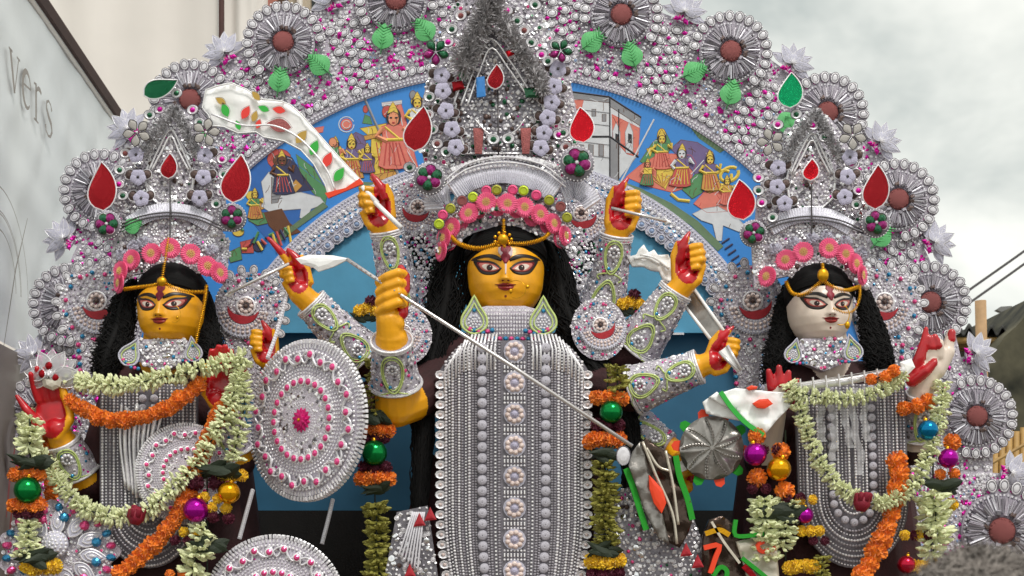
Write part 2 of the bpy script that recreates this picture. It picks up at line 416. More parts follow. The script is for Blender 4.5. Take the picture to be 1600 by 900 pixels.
for (d0,h0,d1,h1,w,m) in ((5.46,2.38,5.8,2.95,.012,'print_grey'),(5.7,2.1,6.1,2.55,.01,'print_grey'),(5.5,1.75,5.62,2.02,.03,'print_red'),(5.52,1.5,5.58,1.8,.03,'print_red')):
    stroke(b, [(d0,h0),((d0+d1)/2,(h0+h1)/2+.05),(d1,h1)], [w*.5,w,w*.4], lambda x,y: bplane(x,y)+Vector((.022,0,0)), m)
for r_ in (.2,.26,.27,.36):
    stroke(b, [(5.42+r_*1.1*math.cos(a*.12),2.62+r_*math.sin(a*.12)) for a in range(0,24)], [.005]*24, lambda x,y: bplane(x,y)+Vector((.02,0,0)))
for k_ in range(7): stroke(b, [(5.6+k_*.09,2.05+k_*.05),(5.63+k_*.09,2.05+k_*.05)], [.03,.03], lambda x,y: bplane(x,y)+Vector((.02,0,0)), 'print_dark')
part('printed_lines', b, bn)
def Fc(x, y): return bplane(5.5+x*.28, 1.93+y*.2)+Vector((.025,0,0))
part('letter', letters(Fc, 'c'), bn, label='outlined round letter on the brown lower part of the banner')

# second, whiter banner behind, with a maroon pole
b2 = thing('hoarding', 'tall white cloth hoarding with folds and a thin maroon pole, behind the pale banner', 'hoarding', W(240,800,6))
def cloth_px(b, x0, x1, y0, y1, Y, mat, amp, n=40, m=20, slant=0):
    vs = []
    for i in range(n+1):
        for j in range(m+1):
            px = x0+(x1-x0)*i/n; py = y0+(y1-y0)*j/m; p = W(px, py, Y)
            p.y += amp*(math.sin(i*.55+j*.12)+.5*math.sin(i*1.3-j*.3)+.7*math.sin(i*.21+j*.5)); vs.append(tuple(p))
    b.add(vs, [(i*(m+1)+j, i*(m+1)+j+1, (i+1)*(m+1)+j+1, (i+1)*(m+1)+j) for i in range(n) for j in range(m)], mat)
b = MB(); cloth_px(b, -420, 343, -420, 900, 6.0, 'banner_white', .035); part('cloth', b, b2, True)
b = MB(); cloth_px(b, 349, 418, -420, 900, 6.02, 'banner_white', .03, 14); part('cloth', b, b2, True)
b = MB(); tube(b, [W(346,-420,5.9),W(346,900,5.9)], .022, 'maroon_metal', 8); part('pole', b, b2)
# building at the top left, behind
bl = thing('building', 'old building with pink, brown and cream plaster strips, seen between hoarding and arch top', 'building', W(480,868,9))
def box_px(b, x0, x1, y0, y1, Y, dep, mat):
    A = [W(x0,y0,Y),W(x1,y0,Y),W(x1,y1,Y),W(x0,y1,Y)]; Bk = [a+Vector((0,dep,0)) for a in A]
    b.add([tuple(p) for p in A+Bk], [(0,3,2,1),(4,5,6,7),(0,1,5,4),(1,2,6,5),(2,3,7,6),(3,0,4,7)], mat)
for nm, x0, x1, Y, mt in (('pink_pilaster',414,432,9,'plaster_pink'),('brown_pilaster',432,448,9.1,'plaster_brown'),('wall',448,520,9.2,'plaster_cream')):
    b = MB(); box_px(b, x0, x1, -420, 868, Y, 2.5, mt); part(nm, b, bl)
b = MB(); box_px(b, 487, 497, -200, 60, 9.17, .3, 'glass_dark'); part('window', b, bl)
b = MB(); tube(b, [W(468,-300,9.1),W(468,860,9.1)], .03, 'banner_white', 8); part('drain_pipe', b, bl)

# ---- right: shed roof, wall, pole, wires, lamp, tarp
sh = thing('shed', 'old shed with dark corrugated roof over bamboo rafters and black mouldy wall', 'shed', W(1600,868,5))
b = MB(); vs = []; n = 120
for i in range(n+1):
    for j in range(2):
        p = W(1440+300*i/n, 520-j*6, 4.2+j*2.5); p.z += .028*math.sin(i*.9); vs.append(tuple(p))
nv = len(vs); vs += [(x,y,z+.02) for x,y,z in vs]
fs = [(2*i,2*i+2,2*i+3,2*i+1) for i in range(n)] + [(nv+2*i,nv+2*i+1,nv+2*i+3,nv+2*i+2) for i in range(n)] + [(2*i,nv+2*i,nv+2*i+2,2*i+2) for i in range(n)]
b.add(vs, fs, 'roof_sheet'); part('roof', b, sh, True)
for i in range(5):
    b = MB(); tube(b, [W(1440, 532+i*6, 4.25+i*.35), W(1760, 532+i*6, 4.25+i*.35)], .022, 'bamboo', 8); part('rafter', b, sh, True)
b = MB(); P = [(1540,566),(1572,524),(1590,508),(1640,450),(1800,440),(1800,900),(1536,900)]
F = frame(0,0,4.0); s = S(4.0)
A = [W(x,y,4.0) for x,y in P]; k = len(A); Bk = [a+Vector((0,3,0)) for a in A]
b.add([tuple(a) for a in A+Bk], [tuple(reversed(range(k)))] + [(i,(i+1)%k,k+(i+1)%k,k+i) for i in range(k)], 'mould_wall'); part('wall', b, sh)
b = MB(); box_px(b, 1440, 1545, 566, 868, 6.5, .2, 'plaster_brown'); part('back_wall', b, sh)
for i in range(10):
    b = MB(); x = 1500+i*11; tube(b, [W(x,668+(i%3)*3,3.9),W(x-2,868,3.9)], .02, 'bamboo', 7); part('bamboo_cane', b, sh, True)
b = MB(); tube(b, [W(1500,752,3.7),W(1640,672,3.7)], .012, 'bamboo', 6); part('rope', b, sh)
pl = part('wooden_pole', (lambda b: (tube(b, [W(1538,868,3.3),W(1536,640,3.3),W(1532,470,3.3)], .033, 'wood_pole', 10), b)[1])(MB()), None, True)
tag(pl, 'upright weathered wooden pole in front of the corrugated shed roof', 'pole')
b = MB(); vs = []
for i in range(21):
    for j in range(9):
        p = W(1545+i*14, 742-i*2+j*18+5*math.sin(i*.8), 2.6-j*.12); vs.append(tuple(p))
b.add(vs, [(i*9+j,i*9+j+1,(i+1)*9+j+1,(i+1)*9+j) for i in range(20) for j in range(8)], 'tarp_navy')
tag(part('tarpaulin', b, None, True), 'dark navy tarpaulin hanging below the bamboo at the right edge', 'tarpaulin')
for y0, y1, d in ((445,376,8),(468,392,8.2)):
    b = MB(); A, B_ = W(1150,y0+258,d), W(2300,y1-508,d); pts = [A.lerp(B_,i/16)-Vector((0,0,.1*math.sin(math.pi*i/16))) for i in range(17)]
    tube(b, pts, .012, 'wire', 5)
    tag(part('overhead_wire', b), ('upper' if y0 == 445 else 'lower')+' of the two parallel overhead wires crossing the sky above the shed', 'wire', 'overhead wires')
lp = thing('street_lamp', 'small street lamp on a thin arm against the sky, above the mouldy wall', 'lamp', W(1660,868,7))
b = MB(); tube(b, [W(1575,485,7),W(1605,474,7),W(1660,462,7),W(1660,868,7)], .018, 'lamp_body', 6); part('arm', b, lp)
b = MB(); prism(b, [(-15,-1),(-8,4),(8,5),(15,2),(10,-3),(-8,-4)], -6, 6, 'lamp_body'); c = MB(); c.stamp(b, frame(1570,484,7)); part('lamp_head', c, lp)

# ================================================================ ARCH BACKDROP
CX, CY, AY = 780, 705, .75
ar = thing('filigree_arch', 'huge fan shaped arch of silver filigree and flower medallions around a painted blue band', 'arch', W(CX,CY+300,AY))
FA = frame(CX, CY, AY)           # local polar centre
def pol(r, a): return (r*math.cos(R(a)), r*math.sin(R(a)))
def annulus(b, r0, r1, a0, a1, w0, w1, mat, n=40):
    vs = []
    for i in range(n+1):
        a = a0+(a1-a0)*i/n
        for r, w in ((r0,w0),(r0,w1),(r1,w1),(r1,w0)): vs.append((*pol(r,a), w))
    fs = []
    for i in range(n):
        for j in range(4):
            k = (j+1)%4; fs.append((i*4+j,(i+1)*4+j,(i+1)*4+k,i*4+k))
    fs += [(3,2,1,0), (n*4,n*4+1,n*4+2,n*4+3)]
    b.add([tuple(FA @ Vector(v)) for v in vs], fs, mat)
# blue boards behind the main idol
b = MB(); pts = [(462,-180-0)] ; P = [pol(466,a) for a in range(-0,181,4)]; P = [(x, max(y,186)) for x,y in P]; P = [p for p in [(466,186)]+[q for q in P if q[1]>186]+[(-466,186)]]
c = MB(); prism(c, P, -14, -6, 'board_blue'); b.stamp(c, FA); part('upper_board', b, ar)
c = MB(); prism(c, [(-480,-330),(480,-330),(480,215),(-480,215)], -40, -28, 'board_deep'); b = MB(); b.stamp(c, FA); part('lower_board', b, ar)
c = MB(); prism(c, [(-480,-330),(480,-330),(480,-92),(-480,-92)], -26, -20, 'shade_black'); b = MB(); b.stamp(c, FA); part('shade_sheet', b, ar)  # added black sheet: shade of the gap between the idols, put in as colour
c = MB(); loft(c, [ring_pts(4,1.414,-1,.785), ring_pts(4,1.414,1,.785)], 'silver_bright'); b = MB(); b.stamp(c, FA @ LT(275,184,-4,0,14,1.6,2)); part('hook', b, ar)
# trim band
b = MB(); annulus(b, 424, 461, -20, 200, -8, 2, 'lace_lilac', 90); part('trim_band', b, ar)
b = MB()
for r, key, st in ((457,'block',5.5),(452,'block',5.5),(446,'seq',9),(438,'diab',10),(431,'seqb',9),(441,'chip',12),(434,'chip',11)):
    n = int(R(220)*r/st)
    for i in range(n):
        a = -20+220*(i+.5)/n; q = 2.3 if key == 'block' else 4 if key in('seq','seqb') else 3
        b.stamp(T[key], FA @ LT(*pol(r,a), 2, a, q, q, q, rng.uniform(-15,15), rng.uniform(-15,15)))
part('trim_beads', b, ar, kind='stuff')
def t_scallop():
    b = MB(); prism(b, [(-9,9),(9,9),(9,-5),(5,-9),(-5,-9),(-9,-5)], 0, 3, 'lace_lilac'); b.stamp(T['seqb'], LT(0,-1,3,0,6)); tube(b, [(-9,-5,3),(-5,-9,3),(5,-9,3),(9,-5,3)], 1, 'white_cord', 4); return b
n = 84
for i in range(n):
    a = -18+216*(i+.5)/n; place('scallop_tile', shared('scallop_tile', t_scallop), ar, FA @ LT(*pol(419,a), -2, a-90))
# painted band
b = MB(); annulus(b, 459, 590, -25, 205, -10, -2, 'board_sky', 90); pb = part('painted_band', b, ar)
VX = lambda x0,y0,pts: [(x0+x,y0+y) for x,y in pts]
LAY = [0]; OUTL = {'pt_white':'pt_grey','pt_navy':'pt_black','pt_black':'pt_black','pt_cobalt':'pt_cobalt','pt_moss':'pt_moss','pt_coral':'pt_red'}
def paint(mat, pts, b, Y=AY):
    LAY[0] += 1
    q = [(x-CX, CY-y) for x,y in pts]; c = MB(); prism(c, q, -2.2, -1.9+.03*LAY[0], mat); tube(c, [(x,y,-1.9+.03*LAY[0]) for x,y in q], .55, OUTL.get(mat,'pt_brown'), 3, closed=True, flat=.4)
    ar_ = abs(sum(q[i][0]*q[(i+1)%len(q)][1]-q[(i+1)%len(q)][0]*q[i][1] for i in range(len(q))))/2
    if ar_ > 130 and mat not in ('pt_cobalt','pt_moss'):
        xs = [p[0] for p in q]; ys = [p[1] for p in q]; z = -1.85+.03*LAY[0]
        for k_ in range(min(14,int(ar_/95))):
            x, y = rng.uniform(min(xs),max(xs)), rng.uniform(min(ys),max(ys)); a = rng.gauss(1.3,.7); P_ = []
            for j in range(5):
                if inpoly(x, y, q): P_.append((x,y,z))
                x += 3.4*math.cos(a); y += 3.4*math.sin(a); a += rng.gauss(0,.35)
            if len(P_) > 2: tube(c, P_, .5, rng.choice([OUTL.get(mat,'pt_brown'),'pt_white','pt_brown']), 3, flat=.4)
    b.stamp(c, FA)
def line(mat, pts, b, w=2):
    LAY[0] += 1; c = MB(); tube(c, [(x-CX, CY-y, -1.8+.03*LAY[0]) for x,y in pts], w/2, mat, 4, flat=.5); b.stamp(c, FA)
def ell(cx, cy, rx, ry, n=14, rot=0):
    return [(cx+rx*math.cos(2*math.pi*i/n)*math.cos(R(rot))-ry*math.sin(2*math.pi*i/n)*math.sin(R(rot)), cy+rx*math.cos(2*math.pi*i/n)*math.sin(R(rot))+ry*math.sin(2*math.pi*i/n)*math.cos(R(rot))) for i in range(n)]
def figure(b, x, y, h, skin, robe, skirt, lean=0):
    u = h/10; L2 = lambda px_: x+px_*u
    paint('pt_black', ell(x+lean*u*.2, y+1.7*u, 1.15*u, 1.5*u, 12), b)
    paint(skirt, [(L2(-1.6),y+5.2*u),(L2(1.5),y+5.1*u),(L2(2.6+lean),y+9.6*u),(L2(1),y+10*u),(L2(-1.2),y+10*u),(L2(-2.8+lean),y+9.5*u)], b)
    paint(robe, [(L2(-1.8),y+3.2*u),(L2(0),y+2.8*u),(L2(1.8),y+3.2*u),(L2(1.5),y+5.5*u),(L2(-1.5),y+5.5*u)], b)
    paint(skin, ell(x+lean*u*.2, y+2*u, .85*u, 1.15*u, 12), b)
    paint('pt_yellow', [(L2(-.9),y+1.2*u),(L2(-.5),y+.1*u),(L2(0),y-.7*u),(L2(.5),y+.1*u),(L2(.9),y+1.2*u),(L2(0),y+.9*u)], b)
    line(skin, [(L2(-1.6),y+3.5*u),(L2(-2.6),y+4.8*u),(L2(-1.4+lean),y+5.6*u)], b, .8*u); line(skin, [(L2(1.6),y+3.5*u),(L2(2.7),y+4.4*u),(L2(2.2+lean),y+3*u)], b, .8*u)
    line('pt_yellow', [(L2(-1.3),y+3.3*u),(L2(.3),y+4.6*u),(L2(1.2),y+5.4*u)], b, .35*u); line('pt_yellow', [(L2(-1.6),y+5.4*u),(L2(1.6),y+5.3*u)], b, .5*u)
    for i in range(-2,3): line('pt_red' if skirt != 'pt_red' else 'pt_yellow', [(L2(i*.5),y+5.8*u),(L2(i*.9+lean*.8),y+9.4*u)], b, .22*u)
    for s in (-1,1): line('pt_black', [(L2(s*.42-.2+lean*.2),y+1.85*u),(L2(s*.42+.2+lean*.2),y+1.85*u)], b, .25*u)
    line('pt_red', [(L2(-.2+lean*.2),y+2.6*u),(L2(.2+lean*.2),y+2.6*u)], b, .25*u)
LAY[0] = 0; b = MB()   # white palace with coral windows
paint('pt_white', [(878,148),(952,150),(1000,186),(998,240),(965,282),(940,275),(900,262),(878,255)], b)
paint('pt_grey', [(878,140),(952,150),(952,160),(878,152)], b); paint('pt_grey', [(952,150),(1002,182),(1000,196),(952,165)], b)
paint('pt_coral', [(956,178),(1000,200),(996,245),(980,240),(958,215)], b); paint('pt_coral', [(884,156),(912,156),(908,172),(884,170)], b)
for x in (963,983): paint('pt_white', [(x-5,238),(x-6,206),(x,190),(x+6,206),(x+6,240)], b); paint('pt_black', [(x-1,222),(x-1,208),(x+4,210),(x+4,224)], b)
for x,y in ((928,170),(944,178)): paint('pt_grey', [(x-3,y),(x+3,y),(x+3,y+11),(x-3,y+11)], b)
line('pt_black', [(880,141),(952,151),(1002,183)], b); line('pt_black', [(925,213),(953,213),(998,245)], b, 3); line('pt_black', [(953,152),(953,275)], b, 2); line('pt_black', [(967,170),(967,280)], b, 1.6)
paint('pt_grey', [(953,215),(966,222),(966,282),(953,276)], b)
line('pt_white', [(1022,186),(968,288)], b, 2.5)
for y in (176,196,226,246): line('pt_grey', [(884,y-8),(952,y)], b, 1)
for x in (890,905,920,936): paint('pt_grey', [(x,225),(x+7,226),(x+7,244),(x,243)], b)
part('painted_palace', b, pb)
LAY[0] = 0; b = MB()   # seated figures right
paint('pt_moss', [(1074,192),(1098,196),(1140,230),(1125,238),(1092,215)], b)
paint('pt_green', [(1000,252),(1020,222),(1040,205),(1050,225),(1040,250),(1018,262)], b); paint('pt_yellow', ell(1034,212,7,12), b); paint('pt_yellow', [(1010,232),(1022,228),(1016,245)], b)
paint('pt_coral', [(978,276),(1000,258),(1030,240),(1050,240),(1080,242),(1088,255),(1076,292),(1050,300),(1010,290)], b)
paint('pt_purple', [(1048,232),(1064,218),(1090,222),(1110,235),(1118,262),(1096,282),(1078,262),(1064,248)], b); paint('pt_white', ell(1066,243,6,9), b)
paint('pt_yellow', [(1026,262),(1044,250),(1062,262),(1048,276),(1040,296),(1026,278)], b)
for i in range(6): line('pt_ochre', [(1036,292),(1014+i*7,270+abs(i-3)*2)], b, 2)
paint('pt_yellow', ell(1110,246,6,11), b); paint('pt_green', [(1066,296),(1086,272),(1100,268),(1098,300),(1082,310)], b)
for cx,cy,rr in ((1128,278,16),(1140,272,15),(1118,290,9)): line('pt_yellow', ell(cx,cy,rr,rr*.7,16,-25), b, 5)
paint('pt_coral', [(1084,318),(1100,300),(1122,290),(1150,296),(1170,320),(1140,330),(1105,332)], b)
paint('pt_ochre', ell(1112,288,8,14,14,20), b)
paint('pt_white', [(1082,334),(1098,326),(1122,322),(1150,338),(1164,352),(1155,362),(1130,352),(1128,376),(1120,376),(1114,350),(1096,344)], b)
line('pt_yellow', [(1048,302),(1060,312),(1078,314)], b, 5)
for p in ([(1012,262),(1008,282)],[(1060,262),(1064,284),(1052,298)],[(1100,250),(1080,272)],[(1130,306),(1120,320),(1138,320)]): line('pt_white', p, b, 1.6)
paint('pt_moss', [(965,281),(1000,294),(1050,318),(1090,345),(1130,385),(1122,392),(1080,352),(1040,325),(990,300)], b)
for i in range(9): line('pt_navy', [(1128+i*5,380+i*9),(1140+i*5,372+i*9)], b, 3)
figure(b,1034,206,58,'pt_yellow','pt_green','pt_coral',.4); figure(b,1066,228,64,'pt_white','pt_purple','pt_red',-.5); figure(b,1109,238,60,'pt_yellow','pt_purple','pt_ochre',.6); figure(b,1136,276,44,'pt_yellow','pt_ochre','pt_coral',.3); figure(b,1012,250,40,'pt_skin','pt_yellow','pt_green',-.3)
part('painted_figures', b, pb)
LAY[0] = 0; b = MB()   # left group: sun, tower, red and purple figures
paint('pt_coral', ell(541,194,9,9), b); line('pt_white', ell(541,194,12,12,16), b, 1.5); line('pt_white', ell(541,194,6,6,12), b, 1.2)
paint('pt_coral', [(488,200),(506,197),(504,206),(490,208)], b)
paint('pt_green', [(566,192),(570,178),(578,182),(582,194)], b); paint('pt_red', ell(571,170,4,6), b)
paint('pt_yellow', [(562,200),(604,192),(600,206),(614,262),(620,272),(600,280),(578,280),(580,215)], b); paint('pt_ochre', [(578,274),(620,266),(622,274),(600,284),(580,282)], b)
for x in (588,594,600): line('pt_red', [(x,222),(x+7,270)], b, 1.6)
paint('pt_ochre', [(566,212),(602,206),(603,212),(568,219)], b)
paint('pt_purple', [(545,214),(556,206),(568,212),(574,232),(586,248),(584,262),(560,262),(546,250),(540,236)], b); paint('pt_yellow', ell(549,222,6,8), b); paint('pt_yellow', ell(560,246,7,5,12,-30), b); paint('pt_yellow', ell(573,238,5,6), b)
paint('pt_yellow', [(516,228),(532,228),(542,248),(552,262),(566,268),(564,278),(548,274),(530,258)], b)
paint('pt_coral', [(598,162),(626,160),(632,180),(640,210),(650,250),(655,266),(630,262),(616,248),(604,215),(606,190)], b); paint('pt_red', ell(605,174,8,10), b); paint('pt_white', [(596,160),(628,156),(628,162),(597,166)], b)
for p in ([(618,200),(634,232),(648,256)],[(610,210),(622,240)],[(625,178),(630,202)],[(628,228),(636,224),(632,232)]): line('pt_white', p, b, 1.6)
paint('pt_yellow', ell(652,158,10,8), b); paint('pt_white', [(640,172),(648,165),(652,190),(644,196)], b); paint('pt_grey', ell(645,148,5,7), b)
line('pt_grey', [(569,152),(628,285)], b, 3.5)
paint('pt_moss', [(560,284),(600,286),(640,272),(645,280),(600,296),(560,294)], b)
figure(b,549,212,68,'pt_yellow','pt_purple','pt_ochre',.3); figure(b,524,216,56,'pt_skin','pt_coral','pt_yellow',-.4); figure(b,574,226,44,'pt_yellow','pt_purple','pt_purple',.2); figure(b,614,166,98,'pt_skin','pt_coral','pt_coral',.5); figure(b,652,148,70,'pt_yellow','pt_white','pt_white',.2)
part('painted_figures', b, pb)
LAY[0] = 0; b = MB()   # lower left: dark rider on a grey lion
paint('pt_cobalt', [(392,262),(430,230),(520,300),(480,340),(420,378),(392,345)], b)
paint('pt_green', [(462,240),(490,262),(512,300),(508,320),(488,300),(470,275)], b)
paint('pt_red', ell(436,248,19,16), b); paint('pt_navy', [(424,262),(440,240),(456,246),(470,270),(490,296),(462,300),(436,290)], b); paint('pt_brown', ell(436,250,10,9), b)
paint('pt_ochre', [(452,292),(462,280),(472,290),(458,304)], b)
for i in range(4): line('pt_white', [(440+i*4,272),(446+i*4,290)], b, 1.3)
paint('pt_yellow', ell(392,305,8,7), b); paint('pt_ochre', [(394,318),(410,308),(412,326),(398,330)], b)
paint('pt_white', [(408,284),(420,268),(432,282),(434,304),(470,300),(500,308),(508,318),(486,326),(478,342),(468,340),(470,326),(420,330),(408,322),(412,306)], b)
paint('pt_grey', [(424,276),(432,282),(440,300),(434,316),(424,318)], b)
for i in range(6): line('pt_grey', [(424,286+i*5),(436+i,284+i*5)], b, 1.4)
paint('pt_green', [(390,330),(412,332),(420,348),(402,352),(388,344)], b); paint('pt_brown', [(412,332),(440,326),(452,348),(470,362),(440,372),(420,352)], b)
paint('pt_red', [(375,378),(398,372),(396,395),(378,395)], b); paint('pt_yellow', ell(372,362,9,7), b); paint('pt_navy', ell(404,385,9,8), b); paint('pt_green', [(355,395),(375,385),(378,405),(360,410)], b)
paint('pt_moss', [(505,316),(512,322),(450,366),(430,384),(424,378),(470,342)], b)
figure(b,440,238,66,'pt_brown','pt_navy','pt_navy',.6); figure(b,398,296,46,'pt_yellow','pt_green','pt_ochre',.3)
for cx,cy in ((500,232),(520,222)): paint('pt_skin', ell(cx,cy,6,7), b); paint('pt_green', VX(cx,cy,[(-8,8),(8,7),(12,26),(-10,28)]), b)
for i in range(14): line(('pt_green','pt_yellow','pt_red','pt_navy')[i%4], [(372+i*6,352+(i*37)%40),(380+i*6,360+(i*29)%38)], b, 4)
part('painted_lion_rider', b, pb)

# filigree sectors
MED = [(1560,830,1.25),(1522,652,1),(1450,475,1),(1400,315,1),(1290,180,1),(1140,85,1),(970,28,1),(795,-22,1),(620,5,1),(445,70,1),(300,160,1),(160,300,1),(112,478,1),(70,650,1),(36,820,1.1)]
ang = [math.degrees(math.atan2(CY-y, x-CX)) for x,y,_ in MED]; ang = [a if a > -90 else a+360 for a in ang]
rad = [math.hypot(CY-y, x-CX) for x,y,_ in MED]
mids = [ang[0]-7]+[(ang[i]+ang[i+1])/2 for i in range(len(ang)-1)]+[ang[-1]+7]
LEAF = leaf_outline(8, 1, .78, .75)
def t_leaf():
    b = MB(); prism(b, leaf_outline(10,17,14,.72), 0, 1.5, 'mint', None, 1.5)
    tube(b, [(0,-24,2),(0,-10,3),(0,14,2.2)], .8, 'mint', 4)
    for i in range(-2,4):
        for s in (-1,1): tube(b, [(0,i*4-3,3),(s*9,i*4+4,2)], .6, 'mint', 4)
    return b
def t_pleats(n=44, r0=17, r1=42, mat='pleat'):
    b = MB(); vs = []; q_ = random.Random(4)
    for i in range(130):
        a = 360/130*i; ln = q_.uniform(15,25); c_ = q_.uniform(19,25); w_ = q_.uniform(.45,.8)
        t = MB(); loft(t, [[(-w_,0,0),(w_,0,0),(w_*1.25,ln,0),(-w_*1.25,ln,0)][::1], [(-w_,0,1.2),(w_,0,1.2),(w_*1.25,ln,1.2),(-w_*1.25,ln,1.2)]], q_.choice(['pleat','lace','lace','silver_mid','silver_mid','silver_dark']), False)
        b.stamp(t, LT(0,0,0,a) @ LT(0,c_,q_.uniform(5,10),0,1,1,1,q_.uniform(-14,0),q_.uniform(-25,25)))
    for i in range(16): b.stamp(T['chipd'], LT(*pol(q_.uniform(18,24),q_.uniform(0,360)),10,q_.uniform(0,90),4.4,3.4,2,q_.uniform(-20,20)), 'brown_smoke' if i%3==0 else 'silver_dark')
    for i in range(2*n):
        a = math.pi*i/n; h = 6 if i % 2 else 1.5; q = r1*(1+.05*math.sin(i*2.7))
        vs += [(r0*math.cos(a), r0*math.sin(a), h+3), (q*math.cos(a), q*math.sin(a), h), (q*math.cos(a), q*math.sin(a), -2)]
    m = 2*n; fs = []
    for i in range(m):
        j = (i+1) % m; fs += [(i*3,i*3+1,j*3+1,j*3),(i*3+1,i*3+2,j*3+2,j*3+1)]
    b.add(vs, fs, 'lace'); return b
def t_core():
    b = MB(); loft(b, [ring_pts(20,17,0), ring_pts(20,17,7), ring_pts(20,12,11), ring_pts(20,4,12)], 'rose_core', False)
    for i in range(60):
        a = rng.uniform(0,6.3); q = 15*math.sqrt(rng.random()); b.stamp(T['bead'], LT(q*math.cos(a),q*math.sin(a),9,0,1.6), 'rose_core')
    return b
def t_medbase():
    b = MB(); n = 22; o = []
    for i in range(n*6):
        a = 2*math.pi*i/(n*6); q = 60+5*abs(math.sin(n*a/2)) if math.sin(a) > -.36 else 48; o.append((q*math.cos(a), q*math.sin(a)))
    prism(b, o, -6, 0, 'lace')
    for r, key, q, nn in ((45,'block',3,56),(63,'bead',2,60),(51,'dia',3,22),(43.5,'blockd',2,46)):
        for i in range(nn):
            a = 360*(i+.5)/nn; b.stamp(T[key], LT(*pol(r,a),0,a,q))
    return b
def t_lotuspetal():
    b = MB(); P = leaf_outline(8,17,7.5,.8); prism(b, P, 0, .8, 'petal_lilac' if 'petal_lilac' in M else 'lace_lilac', None, 1.6); tube(b, [(x,y,.8) for x,y in P], .7, 'silver_bright', 4, closed=True)
    tube(b, [(0,-15,2),(0,12,2)], .6, 'silver', 4); return b
T['oval'] = t_sequin('silver','pearl',12)
def t_oval(): 
    b = MB(); b.stamp(T['oval'], LT(0,0,0,0,8.6,6.6,2.6)); tube(b, ring_pts(12,9,.8,0,7), .6, 'silver_dark', 4, closed=True); tube(b, ring_pts(12,6,1.6,0,4.6), .4, 'silver_dark', 4, closed=True); return b
for i, (mx_, my_, kq) in enumerate(MED):
    a, r = ang[i], rad[i]
    # medallion
    Fm = FA @ LT(*pol(r,a), 8, a-90, kq)
    o = place('medallion', shared('medallion_base', t_medbase), ar, Fm)
    place('pleated_ring', shared('pleated_ring', t_pleats, False), o, Fm); place('core', shared('medallion_core', t_core, True), o, Fm)
    n = 15
    for j in range(n):
        q = -20+220*j/(n-1)
        if not -21 <= q <= 201: continue
        place('sequin', shared('oval_sequin', t_oval), o, Fm @ LT(*pol(57,q),1,q,.95))
    # sector panel
    a0, a1 = mids[i], mids[i+1]
    b = MB(); annulus(b, 588, r+28, a0, a1, -9, -1, 'lace', 10); fp = part('filigree_panel', b, ar)
    for s in (-1,1) if 2 < i < 12 else ():
        place('leaf', shared('mint_leaf', t_leaf, True), fp, FA @ LT(*pol(r-50+rng.uniform(-4,4), a+s*2.75), 12, a-90-s*rng.uniform(14,40), 1.22))
    b = MB(); ha = (a1-a0)/2
    for s in (-1,1):
        for q in range(16): b.stamp(T['block'], FA @ LT(*pol(600+q*6.2, a+s*(3.7+.03*q)), 3, a, 3.4, 5, 4))
    for q in range(8): b.stamp(T['block'], FA @ LT(*pol(634+q*5.6, a), 3, a, 3.2, 4.6, 4))
    for q in range(-6,7): b.stamp(T['block'], FA @ LT(*pol(624+.05*q*q, a+q*.55), 3, a+90, 3.2, 4.2, 4))
    nb = int(R(a1-a0)*592/5.6)
    for q in range(nb):
        t = a0+(a1-a0)*(q+.5)/nb
        b.stamp(T['block'], FA @ LT(*pol(591,t), 1, t, 3.8, 3.2, 4)); b.stamp(T['block'], FA @ LT(*pol(596.5,t), 0, t, 3.3, 3, 3))
    part('bead_ribs', b, fp, kind='stuff')
    b = MB()
    poly = [pol(602,a0+(a1-a0)*t/6) for t in range(7)]+[pol(r-40,a1-(a1-a0)*t/6) for t in range(7)]
    encrust(b, FA, poly, 6.5, [(4,'chip',1.6,2.8),(3,'bead',1.4,2.4),(2.6,'dia',2.6,4.2),(3,'seq',2.6,4),(1,'seqb',2.6,4),(.8,'chipd',1.5,2.5)], -1, 14)
    for s in (0,1):
        e0, e1 = (a0+.2, a0+2.6) if s == 0 else (a1-2.6, a1-.2)
        encrust(b, FA, [pol(r-42,e0),pol(r+26,e0),pol(r+26,e1),pol(r-42,e1)] if i else [pol(r-42,a0+.2),pol(r+26,a0+.2),pol(r+26,a1-.2),pol(r-42,a1-.2)], 6.5, [(4,'chip',1.6,2.8),(3,'bead',1.4,2.4),(2,'dia',2.6,4),(4,'seq',2.8,4.2)], -1, 14)
    part('filigree_beads', b, fp, kind='stuff')
    for q in range(5): place('sequin', shared('oval_sequin', t_oval), fp, FA @ LT(*pol(609, a-2.7+q*1.35), 1, a-90+q*30, .85))
    for q in range(5): place('pink_diamond', shared('pink_diamond', lambda: MB().stamp(T['dia'], LT(0,0,0,0,6,5,5))), fp, FA @ LT(*pol(616 if q%2 else 633, a-2.9+q*1.4), 2, a+q*47, 1))
    for c_ in range(3):
        for q in range(7):
            t = a1+(c_-1)*1.25*(1+q*.05); place('sequin', shared('oval_sequin', t_oval), fp, FA @ LT(*pol(604+q*17+(c_%2)*8, t), 1, t-90+rng.uniform(-15,15), rng.uniform(.8,1)))
            if q % 2 == c_ % 2: place('pink_diamond', SH['pink_diamond'], fp, FA @ LT(*pol(612+q*17, t+.6), 2, t+rng.uniform(-40,40), rng.uniform(.6,.9)))
    # lotus between medallions
    a2 = a1; Fl = FA @ LT(*pol((r+rad[min(i+1,len(rad)-1)])/2+30, a2), 6, a2-90)
    b = MB(); prism(b, ell(0,-6,13,9,12), -3, 3, 'lace'); 
    for q in range(5): b.stamp(T['dia'], LT(-8+q*4,-8+abs(q-2)*-2,3,q*25-50,5))
    for q in range(9): b.stamp(T['seqp'] if q%3==0 else T['seq'], LT(*pol(9,q*40),3,0,3))
    c = MB(); c.stamp(b, Fl); lo = part('lotus', c, ar)
